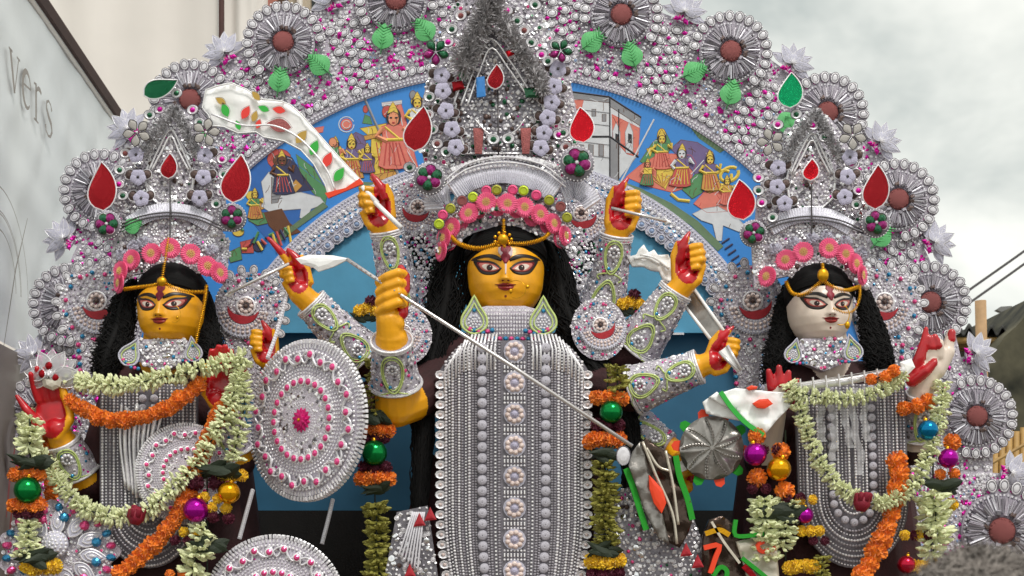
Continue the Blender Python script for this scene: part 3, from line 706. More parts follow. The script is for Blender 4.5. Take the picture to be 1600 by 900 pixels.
    for q in range(7):
        t = 90+(q-3)*30; place('petal', shared('lotus_petal', t_lotuspetal), lo, Fl @ LT(*pol(20,t),-2+(q%2)*2,t-90,1,1,1,-14))
    for q in range(6):
        t = 90+(q-2.5)*32; place('petal', shared('lotus_petal', t_lotuspetal), lo, Fl @ LT(*pol(11,t),4,t-90,.72,.72,.72,-24))
# ================================================================ IDOLS
def capsule(mb, p0, r0, p1, r1, n=14):
    p0, p1 = Vector(p0), Vector(p1); d = p1-p0; ln = d.length; t = d/ln if ln > 1e-6 else Vector((0,0,1))
    pts, rs = [], []
    for a in (-80,-50,-20,0): pts.append(p0+t*r0*math.sin(R(a))); rs.append(r0*math.cos(R(a)))
    for a in (0,20,50,80): pts.append(p1+t*r1*math.sin(R(a))); rs.append(r1*math.cos(R(a)))
    tube(mb, pts, 0, 'yellow_paint', n, rs)
class Body:
    """bones and masses grown into ONE continuous surface; paint by nearest mass"""
    def __init__(s, skin): s.cap = []; s.el = []; s.paint = []; s.skin = skin
    def bone(s, p0, r0, p1, r1, mat=None): s.cap.append((Vector(p0), r0, Vector(p1), r1, mat or s.skin))
    def mass(s, m4, mat=None): s.el.append((m4.copy(), mat or s.skin))
    def build(s, name, parent, voxel=.005):
        b = MB()
        for p0,r0,p1,r1,_ in s.cap: capsule(b, p0,r0,p1,r1)
        sp = t_sphere('yellow_paint', 20, 14)
        for m,_ in s.el: b.stamp(sp, m)
        me, c = b.mesh(name, center=False); o = bpy.data.objects.new(name, me); C.objects.link(o)
        r = o.modifiers.new('r','REMESH'); r.mode = 'VOXEL'; r.voxel_size = voxel; r.use_smooth_shade = True
        q = o.modifiers.new('s','SMOOTH'); q.factor = .5; q.iterations = 2
        dg = bpy.context.evaluated_depsgraph_get(); me2 = bpy.data.meshes.new_from_object(o.evaluated_get(dg)); bpy.data.objects.remove(o)
        n = len(me2.polygons); ce = np.empty(n*3); me2.polygons.foreach_get('center', ce); ce = ce.reshape(-1,3)
        no_ = np.empty(n*3); me2.polygons.foreach_get('normal', no_); no_ = no_.reshape(-1,3)
        best = np.full(n, 1e9); mats = list(dict.fromkeys([s.skin]+[x[4] for x in s.cap]+[x[1] for x in s.el]+[x[2] for x in s.paint])); idx = np.zeros(n, int)
        for p0,r0,p1,r1,mt in s.cap:
            a = np.array(p0); d = np.array(p1)-a; dd = d@d
            t = np.clip(((ce-a)@d)/max(dd,1e-12),0,1); ds = np.linalg.norm(ce-a-t[:,None]*d,axis=1)-(r0+t*(r1-r0))
            k_ = ds < best; best[k_] = ds[k_]; idx[k_] = mats.index(mt)
        for m,mt in s.el:
            inv = np.array(m.inverted()); q = ce@inv[:3,:3].T+inv[:3,3]; sc = min(m.to_scale())
            ds = (np.linalg.norm(q,axis=1)-1)*abs(sc); k_ = ds < best; best[k_] = ds[k_]; idx[k_] = mats.index(mt)
        for m, fn, mt in s.paint:      # painted palms: region in the hand's own frame
            inv = np.array(m.inverted()); q = ce@inv[:3,:3].T+inv[:3,3]
            nn = no_@np.array(m)[:3,:3]; nn /= np.linalg.norm(nn,axis=1)[:,None]+1e-9
            k_ = fn(q, nn, idx == mats.index(s.skin)); idx[k_] = mats.index(mt)
        me2.materials.clear()
        for x in mats: me2.materials.append(M[x])
        me2.polygons.foreach_set('material_index', idx.astype(np.int32)); me2.polygons.foreach_set('use_smooth',[True]*n); me2.update()
        co = np.empty(len(me2.vertices)*3); me2.vertices.foreach_get('co', co); co = co.reshape(-1,3); c = (co.max(0)+co.min(0))/2
        me2.vertices.foreach_set('co', (co-c).ravel()); me2.update(); me2.name = name
        return place(name, me2, parent, Matrix.Translation(Vector(c)))
def hb(B, H, k):
    """bone in the hand's frame"""
    def f(p0, r0, p1, r1, mat=None): B.bone(H@Vector(p0), r0*k, H@Vector(p1), r1*k, mat)
    return f
def hand_grip(B, H, index=False):
    """palm to the viewer, thumb up, four fingers curled over at the right"""
    k = H.to_scale()[1]; f = hb(B, H, k)
    B.mass(H @ LT(-3,-4,-5,0,24,33,8))
    f((-20,-22,0),8,(-20,14,2),7); f((-20,14,2),7,(-12,32,4),7)           # outer rim of the palm
    f((-18,-26,0),9,(2,-38,1),9); f((2,-38,1),9,(16,-28,1),9); f((16,-28,1),8,(25,-6,2),7)
    f((-10,22,-2),9,(14,24,-4),9)
    for i in range(4):
        v = 27-i*11.5; e = 24+(3 if i in (1,2) else 0)-(4 if i==3 else 0)
        if index and i == 0: continue
        f((12,v+1,-4),6.4,(e,v,4),6.1); f((e,v,4),6.1,(e-5,v-2,15),5.8); f((e-5,v-2,15),5.7,(6,v-4,14),4.9)
        f((6,v-4,12),5,(2,v-5,9),4.4,'red_paint')
    f((-12,8,4),9,(-8,26,9),8); f((-8,26,9),7.6,(1,40,9),6); f((1,40,9),5.6,(7,50,8),3,'red_paint')
    if index: f((10,26,0),7.5,(20,48,6),6.6); f((20,48,6),6.6,(33,70,8),4.6,'red_paint'); f((33,70,8),4.6,(38,77,8),2.6,'red_paint')
    def red(q, n, sk):
        u, v, w = q[:,0], q[:,1], q[:,2]
        return (n[:,2] > .25) & (w > -4) & (((u+1)/20)**2+((v+5)/32)**2 < 1) & sk & ~((u > 4) & (v > -14) & (w > 6)) | ((u > -15) & (u < 3) & (v > 5) & (v < 46) & (w > 3) & (n[:,2] > .2))
    B.paint.append((H, red, 'red_paint'))
    if index: B.paint.append((H, lambda q,n,sk: (q[:,1] > 40) & (q[:,0] > 8), 'red_paint'))
    return f
def hand_fist(B, H):
    """back of the fist: four finger rows facing the viewer, red palm edge at the right"""
    k = H.to_scale()[1]; f = hb(B, H, k)
    B.mass(H @ LT(-2,-4,-6,0,22,39,13)); f((-14,-30,0),10,(8,-44,-2),15)
    for i in range(4):
        v = 27-i*15.5; 
        f((-17,v-7,4),7.8,(-4,v-1,15),7.9); f((-4,v-1,15),7.9,(14,v+6,16),7.4); f((14,v+6,16),7.2,(21,v+6,4),6.6)
    f((16,44,-4),6,(23,30,0),8,'red_paint'); f((23,30,0),8,(24,8,2),7,'red_paint'); f((19,-28,0),9,(20,-10,-3),9,'red_paint')
    return f
def hand_open(B, H):
    """open cupped hand, thumb to the left, fingers up"""
    k = H.to_scale()[1]; f = hb(B, H, k)
    B.mass(H @ LT(2,-4,-6,0,30,38,9)); f((30,-10,2),7,(26,34,4),6); f((-20,-22,2),8,(4,-40,3),9); f((4,-40,3),9,(28,-16,3),8)
    f((-22,-16,2),9,(-34,8,8),7.5,'red_paint'); f((-34,8,8),7.5,(-46,34,10),3.6,'red_paint')
    for u,l in ((-16,44),(-5,52),(7,50),(18,40)):
        f((u,24,-2),7.4,(u*1.1,24+l*.5,5),6.8,'red_paint'); f((u*1.1,24+l*.5,5),6.6,(u*1.05,24+l*.9,16),4.4,'red_paint')
    B.paint.append((H, lambda q,n,sk: (n[:,2] > .2) & (q[:,2] > -4) & (((q[:,0]+2)/27)**2+((q[:,1]+4)/38)**2 < 1), 'red_paint'))
    return f

# ---- heads: egg-shaped painted clay faces
PV = [-60,-57,-52,-43,-30,-15,10,25,40,58,72,80]
PW = [14,27,36,46,54.5,59,61.5,61,54.5,46,32,8]
PD = [26,36,46,55,61,62,60,58,53,38,24,6]
def Wd(v): return np.interp(v, PV, PW)
def Dd(v): return np.interp(v, PV, PD)
def bumps(u, v):
    g = lambda a,s: math.exp(-(a/s)**2)
    nose = (3+9.5*min(1,max(0,(22-v)/34)))*g(u,6.2)*(1 if v > -13 else g(v+13,3.2))*(1 if v < 20 else g(v-20,9))
    wing = 5*(g(u-6.5,4)+g(u+6.5,4))*g(v+12.5,4.5)
    lips = 3.6*g(u,13)*(g(v+20.5,3)+1.1*g(v+26,3))-1.2*g(u,12)*g(v+23.2,1.3)
    sock = -2.2*(g(u-27,16)+g(u+27,16))*g(v-6,9)
    brow = 1.6*(g(u-27,20)+g(u+27,20))*g(v-24,6); chin = 3*g(u,13)*g(v+44,9); phil = -1*g(u,2.5)*g(v+17,2)
    cheek = 2.4*(g(u-34,15)+g(u+34,15))*g(v+16,15)
    return nose+wing+lips+sock+brow+chin+phil+cheek
PWR = 2.12
def fsurf(u, v):
    w = Wd(v); a = min(.999, abs(u)/w); return Dd(v)*(1-a**PWR)**(1/PWR)+bumps(u,v)*max(0,1-(abs(u)/w)**6)
def smoothprof():
    pass
def head_mesh(skin):
    b = MB(); nv, na = 84, 120; rings = []
    for j in range(nv+1):
        v = -60+140*(1-math.cos(math.pi*j/nv))/2; w, d = Wd(v), Dd(v); r = []
        for i in range(na):
            t = 2*math.pi*i/na; c, s = math.cos(t), math.sin(t)
            u = w*math.copysign(abs(c)**(2/PWR), c); z = d*math.copysign(abs(s)**(2/PWR), s)
            if s > 0: z += bumps(u, v)*max(0,1-(abs(u)/w)**6)
            r.append((u, v, z))
        rings.append(r)
    loft(b, rings, skin); return b
def decal(b, poly, mat, eps):
    n = len(poly); cx = sum(p[0] for p in poly)/n; cy = sum(p[1] for p in poly)/n; vs = [(cx,cy,fsurf(cx,cy)+eps)]; K_ = 5
    for k in range(1,K_+1):
        for x,y in poly:
            a, c = cx+(x-cx)*k/K_, cy+(y-cy)*k/K_; vs.append((a,c,fsurf(a,c)+eps))
    vs += [(x,y,fsurf(x,y)-.6) for x,y in poly]
    fs = [(0,1+i,1+(i+1)%n) for i in range(n)]
    for k in range(K_): fs += [(1+k*n+i,1+(k+1)*n+i,1+(k+1)*n+(i+1)%n,1+k*n+(i+1)%n) for i in range(n)]
    b.add(vs, fs, mat)
def sm(pts, n=30):
    a, _ = crom(pts+[pts[0]], n+1); return [(p[0],p[1]) for p in a[:-1]]
def eye_mb(s, liner='black_paint', rim='dark_red_paint'):
    """s: -1 left of the picture, 1 right; painted elongated eye"""
    b = MB(); f = lambda P: [(s*x*1.05+s*28, (y+2)*1.42+7) for x,y in P]
    decal(b, f(sm([(-21,-3.5),(-13,2.5),(-2,6),(9,7.2),(22,9.5),(17,0),(9,-7.5),(-3,-10),(-14,-8.5)])), liner, .5)
    decal(b, f(sm([(-18.5,-3.8),(-11,1.2),(-2,4),(8,4.8),(17,5.6),(12,-1.5),(6,-5),(-3,-6.6),(-12,-6.2)])), 'dark_red_paint' if rim else liner, .75)
    decal(b, f(sm([(-17.5,-3.8),(-10,.7),(-1,3.2),(7,3.8),(14,4),(10,-1.5),(4,-4.6),(-3,-5.8),(-11,-5.6)])), 'eye_pink', 1.0)
    decal(b, f(sm([(-14,-3.6),(-8,0),(-1,2.2),(6,2.4),(9,.6),(5,-2.6),(0,-4.4),(-6,-4.8),(-11,-4.4)])), 'eye_white', 1.25)
    decal(b, [(s*25+x, 7.6+y) for x,y in ring2(4.9,16)], 'dark_red_paint', 1.5); decal(b, [(s*25+x, 7.6+y) for x,y in ring2(3.9,16)], 'black_paint', 1.75)
    decal(b, [(s*25+1.2+x, 9+y) for x,y in ring2(.9,8)], 'eye_white', 2)
    return b
def ring2(r, n): return [(r*math.cos(2*math.pi*i/n), r*math.sin(2*math.pi*i/n)) for i in range(n)]
def make_head(idol, F, skin, brow='black_paint', chalk=True):
    def pp(name, mb, parent, sm_=True, kind=None):
        c = MB(); c.stamp(mb, F); return part(name, c, parent, sm_, kind)
    h = pp('head', head_mesh(skin), idol)
    for s in (-1,1):
        pp('eye', eye_mb(s), h)
        b = MB(); decal(b, sm([(s*x, y) for x,y in [(7,16),(17,21),(32,23.6),(52,22.5),(55,25),(50,27),(33,29.4),(17,27.5),(6,20)]]), brow, .6); pp('eyebrow', b, h)
    b = MB()
    decal(b, sm([(-16,-20),(-8,-19.5),(-3,-18),(0,-19),(3,-18),(8,-19.5),(16,-20),(9,-23),(0,-23.4),(-9,-23)]), 'lip_red', .6)
    decal(b, sm([(-13,-22.6),(0,-23.4),(13,-22.6),(9,-27.5),(0,-30),(-9,-27.5)]), 'lip_red', .5)
    decal(b, sm([(-17,-19.4),(-10,-21.6),(0,-22.2),(10,-21.6),(17,-19.4),(10,-22.8),(0,-23.6),(-10,-22.8)]), 'dark_red_paint', .9); pp('lips', b, h)
    b = MB()
    if chalk:
        decal(b, sm([(-11,40),(-3,41),(8,41),(11,36),(10,26),(4,21),(-3,20),(-8,26),(-12,33)]), 'chalk', .4); decal(b, [(x*.7+0,y*1.6+2) for x,y in [(-2,12),(2,12),(2.4,2),(1.4,-5),(-1,-5)]], 'chalk', .5)
    decal(b, sm([(-7,42),(0,44),(7,42),(8,35),(4,30),(8,24),(4,16),(0,11),(-4,16),(-8,24),(-4,30),(-8,35)]), 'rosebud', .9); pp('forehead_mark', b, h)
    b = MB(); decal(b, [(x*1.9, -38+y*1.9) for x,y in ring2(1,10)], 'dark_red_paint', .4); pp('chin_dot', b, h)
    for s in (-1,1): b = MB(); decal(b, [(s*4.5+x*1.9, -15.5+y*.9) for x,y in ring2(1,10)], 'dark_red_paint', .4); pp('nostril', b, h)
    return h
def hair_mass(b, path, wid, F=None, strands=60, Y=0, curl=1.0, depth=.6, sd=0):
    """path in (px,py,Y); body plus wavy locks"""
    r = random.Random(sd); N = 44; pa, L_ = crom([(*p, w) for p,w in zip(path,wid)], N); pts = [W(*p[:3]) for p in pa]
    rs = [p[3]*S(p[2])*.6 for p in pa]; rs[0] *= .8
    tube(b, pts, 0, 'hair', 12, rs, flat=depth)
    for k in range(strands):
        a = r.uniform(0,2*math.pi); q0 = r.uniform(.5,.98); ph = r.uniform(0,6); fq = r.uniform(.9,1.9); am = r.uniform(.08,.3)*curl; i0 = r.randint(0,26); i1 = r.randint(min(N-6,i0+10),N-1) if r.random() < .8 else N-1
        sp = []; rr = []
        for i in range(i0, i1+1):
            w = pa[i][3]*S(pa[i][2]); p = pts[i].copy()
            p += Vector((math.cos(a)*w*q0 + w*am*math.sin(i*fq+ph), -abs(math.sin(a))*w*q0*depth*.95 - w*.06*math.cos(i*fq*1.3+ph), w*am*.4*math.cos(i*fq+ph)))
            sp.append(p); rr.append(S(pa[i][2])*r.uniform(.9,1.6)*(1-.5*(i-i0)/max(1,i1-i0)))
        if len(sp) > 3: tube(b, sp, 0, 'hair', 4, rr)
def hair_cap(F, seed=1, top=54):
    b = MB(); b.stamp(t_sphere('hair',28,18), LT(0,37,-6,0,67,top,58)); b.stamp(t_sphere('hair',24,16), LT(0,0,-44,0,72,80,28))
    r = random.Random(seed)
    for k in range(130):     # combed locks from the parting
        s = 1 if k % 2 else -1; v0 = r.uniform(46,82); pts = []
        for i in range(9):
            t = i/8; a = t*1.25; u = s*(2+66*math.sin(a)); v = 36+ (v0-36)*math.cos(a)*1.0 - 10*t*t
            zz = 1-((u)/68)**2-((v-35)/52)**2; pts.append((u, v, -6+60*math.sqrt(max(0,zz))+.6))
        tube(b, pts, 1.5, 'hair', 4)
    c = MB(); c.stamp(b, F); return c
def t_rosette(n=7, mat='pearl', core='chip', r=6):
    b = MB()
    for i in range(n): b.stamp(T[mat], LT(*pol(r,360*i/n),0,0,r*.46))
    b.stamp(T[core], LT(0,0,1,0,r*.45)); return b
T['ros'] = t_rosette(); T['roso'] = t_rosette(8,'opal','lav',6)
def gold_chain(b, pts, r=2.4, step=2.6, bar=3.4):
    """pts world path; little gold bars hung along it"""
    N = max(4, int(sum((pts[i+1]-pts[i]).length for i in range(len(pts)-1))/(step*.92)))
    P, _ = crom([tuple(p) for p in pts], N); P = [Vector(p) for p in P]
    tube(b, P, r*.2, 'gold', 5)
    for i in range(N):
        t = (P[min(N-1,i+1)]-P[max(0,i-1)]).normalized(); n = Vector((0,-1,0)); u = t.cross(n); 
        b.stamp(T['goldbar'], fr_axis(P[i]-Vector((0,r*.3,0)), n, u, 1) @ LT(0,0,0,0,r*.4,bar*.52*(1+.12*(i%2)),r))
T['goldbar'] = t_bead('gold',6); T['goldbead'] = t_sphere('gold',10,6)

def sleeve(idol, pts, rr, seed=0, cuff=True, name='sleeve', dens=6.5):
    """encrusted lace tube round an arm; pts (px,py,Y), rr radius in px"""
    r = random.Random(seed); N = 14; pa,_ = crom([(*p,q) for p,q in zip(pts,rr)], N); P = [W(*p[:3]) for p in pa]; Rr = [p[3]*S(p[2]) for p in pa]
    b = MB(); tube(b, P, 0, 'lace', 18, Rr); o = part(name, b, idol, True)
    b = MB(); s = S(pts[0][2]); L_ = sum((P[i+1]-P[i]).length for i in range(N-1))
    def at(t, a, lift=0):
        x = t*(N-1); i = min(N-2,int(x)); f = x-i; p = P[i].lerp(P[i+1], f); q = Rr[i]*(1-f)+Rr[i+1]*f; t_ = (P[i+1]-P[i]).normalized()
        n0 = Vector((0,-1,0)); n0 = (n0-t_*n0.dot(t_)).normalized(); n = Matrix.Rotation(a,3,t_) @ n0
        return p+n*(q+lift*s), n, t_
    nt_ = max(3,int(L_/(dens*s)))
    for i in range(nt_):
        for j in range(-5,6):
            a = j*.27+r.uniform(-.1,.1); p,n,t_ = at(min(1,(i+.5+r.uniform(-.3,.3))/nt_), a)
            key = r.choices(['chip','seq','bead','chipd','gemb','gemp','dia','seqd'],[4,4,3,3,.9,.9,.7,1.5])[0]; q = r.uniform(1.8,3.6)
            b.stamp(T[key], fr_axis(p,n,t_,s) @ LT(0,0,-.3,r.uniform(0,180),q,q,q*.8,r.uniform(-20,20),r.uniform(-20,20)))
    part('sleeve_jewels', b, o, kind='stuff')
    # lime cord loops round pearl rosettes
    b = MB(); nl = max(1,round(L_/(62*s)))
    for k in range(nl):
        c = (k+.5)/nl; h = .42/nl; W_ = .62; loop = []
        for i in range(25):
            a = 2*math.pi*i/24; t = c-h*math.cos(a); ww = W_*math.sin(a)*(.55+.45*(-math.cos(a)*.5+.5) if k % 2 else .55+.45*(math.cos(a)*.5+.5))
            p,_,_ = at(max(0,min(1,t)), ww, 1.6); loop.append(p)
        tube(b, loop, 1.5*s, 'cord_lime', 5)
        if h*2*L_ > 40*s:
            tube(b, [p.lerp(at(c,0,1.4)[0],.16) for p in loop], 1.1*s, 'cord_lime', 5)
        p,n,t_ = at(c+(.12/nl if k%2 else -.12/nl),0,.5); b.stamp(t_rosette(8,'pearl','seqd',7), fr_axis(p,n,t_,s)); b.stamp(T['gemb'], fr_axis(*at(min(1,c+.3/nl),.15),s) @ LT(0,0,0,0,3.6))
        for sg in (-1,1):
            q = [at(max(0,min(1,c+.5/nl+(-.1+.2*i/8)/nl)), sg*(.15+.5*math.sin(i/8*2.4)), 1.4)[0] for i in range(9)]; tube(b, q, 1.2*s, 'cord_lime', 5)
    part('lime_cord', b, o, True)
    if cuff:
        for t in (0,1):
            c = MB()
            for e in range(3):
                tt = min(.99,max(0,t+(e*.03 if t == 0 else -e*.03))); ring = [at(tt, 2*math.pi*i/24, .8)[0] for i in range(24)]; tube(c, ring, (2.2-.5*e)*s, 'silver', 5, closed=True)
            part('cuff', c, o, True)
    return o
def wing(parent, px, py, Y, flip=1, k=1.0, name='ear_wing', rot=0, column=True):
    """silver wing ornament: pearled crescent over a red crescent, rosette, and a jewelled column below"""
    F = frame(px, py, Y, rot, k, 0, flip)
    P = ell(0,0,62,70,30); b = MB(); prism(b, P, -6, -2, 'lace'); c = MB(); c.stamp(b, F); o = part(name, c, parent)
    b = MB(); encrust(b, F, P, 7, [(4,'chip',1.8,3.2),(3,'seq',2.6,4),(2,'bead',1.6,2.6),(2,'chipd',1.6,2.6),(.8,'gemp',2,3),(.8,'gemb',2,3)], -2, 16); part('wing_jewels', b, o, kind='stuff')
    cres = lambda r, th, a0, a1, n=20: [(r*math.cos(R(a0+(a1-a0)*i/n)), r*math.sin(R(a0+(a1-a0)*i/n))) for i in range(n+1)]+[((r-th*math.sin(math.pi*i/n))*math.cos(R(a1-(a1-a0)*i/n)), (r-th*math.sin(math.pi*i/n))*math.sin(R(a1-(a1-a0)*i/n))) for i in range(1,n)]
    b = MB(); prism(b, cres(28,15,190,370), 3, 6, 'red_cloth'); c = MB(); c.stamp(b, F @ LT(8,4,0)); part('red_crescent', c, o)
    b = MB(); prism(b, cres(52,25,180,365), 0, 5, 'lace_lilac')
    for r_, key, q, st in ((31,'bead',2,5),(36,'opal',3.6,8),(43,'opal',3.4,8),(49,'silverblock',2.6,5.5),(53,'block',2.2,5)):
        n = int(R(170)*r_/st)
        for i in range(n): b.stamp(T[key], LT(*pol(r_,188+166*(i+.5)/n),5 if r_ < 52 else 2,0,q))
    c = MB(); c.stamp(b, F @ LT(8,4,0)); part('pearl_crescent', c, o)
    b = MB(); b.stamp(t_rosette(8,'opal','brown',10), LT(4,8,3)); tube(b, [(4+16*math.cos(a*.3),8+16*math.sin(a*.3),3) for a in range(22)], 2.2, 'silver', 5)
    c = MB(); c.stamp(b, F); part('rosette', c, o)
    for i in range(13 if column else 0):
        a = 60+i*19; place('sequin', shared('oval_sequin', t_oval), o, F @ LT(66*math.cos(R(a)),74*math.sin(R(a)),-3,a,1.05))
    for i in range(9):
        a = 70+i*25; place('jewel', shared('blue_jewel' if i%2 else 'pink_jewel', lambda i=i: MB().stamp(T['gemb' if i%2 else 'gemp'], LT(0,0,0,0,4.2))), o, F @ LT(50*math.cos(R(a)),57*math.sin(R(a)),0))
    if column:
        P = [(-34,-60),(22,-60),(14,-150),(-22,-150)]; b = MB(); prism(b, P, -8, -3, 'lace'); c = MB(); c.stamp(b, F); part('column', c, o)
        b = MB(); encrust(b, F, P, 7, [(4,'chip',1.8,3.2),(3,'seq',2.6,4),(3,'brightblock',2,3)], -3, 16); part('column_jewels', b, o, kind='stuff')
        for i in range(8): place('jewel', SH['blue_jewel' if i%2 else 'pink_jewel'], o, F @ LT(-28+i*.8,-66-i*11,0,0,1.1))
    return o

# ---- crowns
def t_gerbera():
    b = MB(); r = random.Random(3)
    for lay,(n,r0,r1,w,til) in enumerate(((26,4,14.5,1,0),(22,3,12,2.6,7))):
        for i in range(n):
            a = 2*math.pi*i/n+lay*.1; da = math.pi/n*.85; q = r1*r.uniform(.93,1.06)
            b.add([(r0*math.cos(a-da*.6),r0*math.sin(a-da*.6),w),(r0*math.cos(a+da*.6),r0*math.sin(a+da*.6),w),(q*.8*math.cos(a+da),q*.8*math.sin(a+da),w+1+lay*.8),(q*math.cos(a),q*math.sin(a),w+.6+lay),(q*.8*math.cos(a-da),q*.8*math.sin(a-da),w+1+lay*.8)], [(0,1,2,3,4)], 'gerbera')
    loft(b, [ring_pts(16,13,-1),ring_pts(16,13,.5),ring_pts(16,3,1)], 'gerbera')
    for rr,n in ((5,12),(3.4,9),(1.6,5)):
        for i in range(n): b.stamp(T['bead'], LT(*pol(rr,360*i/n+rr*9),2.4+(5-rr)*.25,0,1.05,1.05,1.6), 'gerbera_eye')
    return b
def t_crepe():   # crumpled whitish rosette
    b = MB(); r = random.Random(5)
    for i in range(26):
        a = r.uniform(0,360); q = r.uniform(2,10); b.stamp(T['chip'], LT(*pol(q,a),r.uniform(0,3),a,4,5,2,r.uniform(-50,50),r.uniform(-50,50)), 'lace_lilac')
    return b
def t_lavflower():
    b = MB()
    for i in range(5): prism(b, [(x+0,y) for x,y in [(p[0]*math.cos(R(72*i))-(p[1]+6)*math.sin(R(72*i)), p[0]*math.sin(R(72*i))+(p[1]+6)*math.cos(R(72*i))) for p in leaf_outline(7,6.6,6.6,1.15,.6)]], 0, 1+.3*(i%2), 'lavender', None, 1.2)
    b.stamp(T['bead'], LT(0,0,2,0,2.4), 'wire'); return b
def t_smoke():
    b = MB(); b.stamp(T['brown'], LT(0,0,0,0,9,8,5)); tube(b, ring_pts(14,9,1.5,0,8), .7, 'silver', 4, closed=True); return b
def t_gemeye(core):
    def f():
        b = MB(); loft(b, [ring_pts(14,10,0,0,8.5),ring_pts(14,10,1.6,0,8.5),ring_pts(14,8.4,2.6,0,7),ring_pts(14,5,1.6,0,4.6)], 'pearl', False)
        tube(b, ring_pts(14,10,1.6,0,8.5), .7, 'silver_dark', 4, closed=True)
        b.stamp(t_bead(core,8), LT(0,0,1.6,0,5,4.6,4)); return b
    return f
def t_leafgem(mat, ln, wd):
    def f():
        P = [(x+.08*ln*math.sin(y/ln*2.2),y) for x,y in leaf_outline(12, ln, wd, .7, .9)]; b = MB(); prism(b, P, 0, 3, mat, None, 2)
        tube(b, [(x,y,3) for x,y in P], 1.1, 'silver', 5, closed=True); return b
    return f
def t_brooch():
    b = MB(); loft(b, [ring_pts(24,22,-4),ring_pts(24,22,2),ring_pts(24,17,4)], 'silver_dark', False)
    for i in range(6):
        P = [(-8,4),(-9,12),(-5,18),(0,19.5),(5,18),(9,12),(8,4),(0,1.5)]; a = 60*i+30; c = MB(); prism(c, P, 2, 6, 'purple_gem' if i%2 else 'green_gem', None, 5); tube(c, [(x,y,6) for x,y in P], .8, 'wire' if i%3 else 'silver', 4, closed=True); b.stamp(c, LT(0,0,0,a,.92))
    b.stamp(T['pearl'], LT(0,0,6,0,3)); 
    for i in range(30): b.stamp(T['silverblock'], LT(*pol(21.5,12*i),1,12*i,2))
    return b
def t_wireflower():
    b = MB()
    for i in range(5):
        P = [(x,y+13) for x,y in leaf_outline(8,10.5,7,1.3,.8)]; c = MB(); prism(c, P, 0, 1, 'petal_grey', None, 1); tube(c, [(x,y,1) for x,y in P], .8, 'wire', 4, closed=True); b.stamp(c, LT(0,0,0,72*i+18))
    b.stamp(T['bead'], LT(0,0,1,0,2.6)); return b
def t_gemflower():
    b = MB()
    for i in range(5):
        P = [(x,y+12) for x,y in leaf_outline(8,10,6.5,1.3,.8)]; c = MB(); prism(c, P, 0, 3, ('purple_gem','green_gem','green_gem','green_gem','purple_gem')[i], None, 4); tube(c, [(x,y,3) for x,y in P], .7, 'wire', 4, closed=True); b.stamp(c, LT(0,0,0,72*i+180))
    return b
SHF = dict(gerbera=t_gerbera, crepe_rosette=t_crepe, lavender_flower=t_lavflower, smoky_gem=t_smoke, green_eyed_gem=t_gemeye('green_gem'), pink_eyed_gem=t_gemeye('pink_foil'), red_eyed_gem=t_gemeye('rose_core'),
           red_leaf_gem=t_leafgem('red_foil',34,20), bright_red_leaf_gem=t_leafgem('red_foil_bright',30,21), red_drop_gem=t_leafgem('red_foil',20,13), bright_red_drop_gem=t_leafgem('red_foil_bright',17,12.5),
           emerald_leaf=t_leafgem('emerald_foil',27,19), green_leaf=t_leafgem('green_foil_dark',29,15), brooch=t_brooch, wire_flower=t_wireflower, gem_flower=t_gemflower, mint_leaf=t_leaf)
def put(parent, name, px, py, Y, rot=0, k=1.0, flip=1, lift=0, sub=None):
    return place(name, shared(name, SHF[name], name in ('mint_leaf',)), parent, frame(px, py, Y, rot, k, 0, flip) @ LT(0,0,lift))
def tinsel(b, pts, r, Y, n=420, seed=1, m='tinsel'):
    """fuzzy grey garland: short blades all round a path (px,py)"""
    q = random.Random(seed); P, L_ = crom([(x,y) for x,y in pts], 80); s = S(Y)
    tube(b, [W(x,y,Y) for x,y in P], r*.45*s, m, 8)
    for i in range(n):
        x, y = P[q.randrange(80)]; o = W(x,y,Y); d = Vector((q.gauss(0,1),q.gauss(0,1)-.4,q.gauss(0,1))).normalized(); e = Vector((q.gauss(0,1),q.gauss(0,1),q.gauss(0,1))).cross(d).normalized()*1.3*s; L2 = r*q.uniform(.75,1.15)*s
        b.add([tuple(o+d*r*.25*s-e), tuple(o+d*r*.25*s+e), tuple(o+d*L2+e*.6), tuple(o+d*L2-e*.6)], [(0,1,2,3)], m)
def px_prism(parent, name, poly, Y, th, mat, w=0, dome=0, rim=None, smooth=False, rr=1):
    cx = sum(p[0] for p in poly)/len(poly); cy = sum(p[1] for p in poly)/len(poly); F = frame(cx,cy,Y); b = MB(); q = [(x-cx, cy-y) for x,y in poly]
    prism(b, q, w-th, w, mat, None, dome)
    if rim: tube(b, [(x,y,w) for x,y in q], rr, rim, 5, closed=True)
    c = MB(); c.stamp(b, F); return part(name, c, parent, smooth)
def px_encrust(parent, name, poly, Y, step, rec, w=0, tilt=18):
    cx = sum(p[0] for p in poly)/len(poly); cy = sum(p[1] for p in poly)/len(poly); b = MB(); encrust(b, frame(cx,cy,Y), [(x-cx,cy-y) for x,y in poly], step, rec, w, tilt); return part(name, b, parent, kind='stuff')
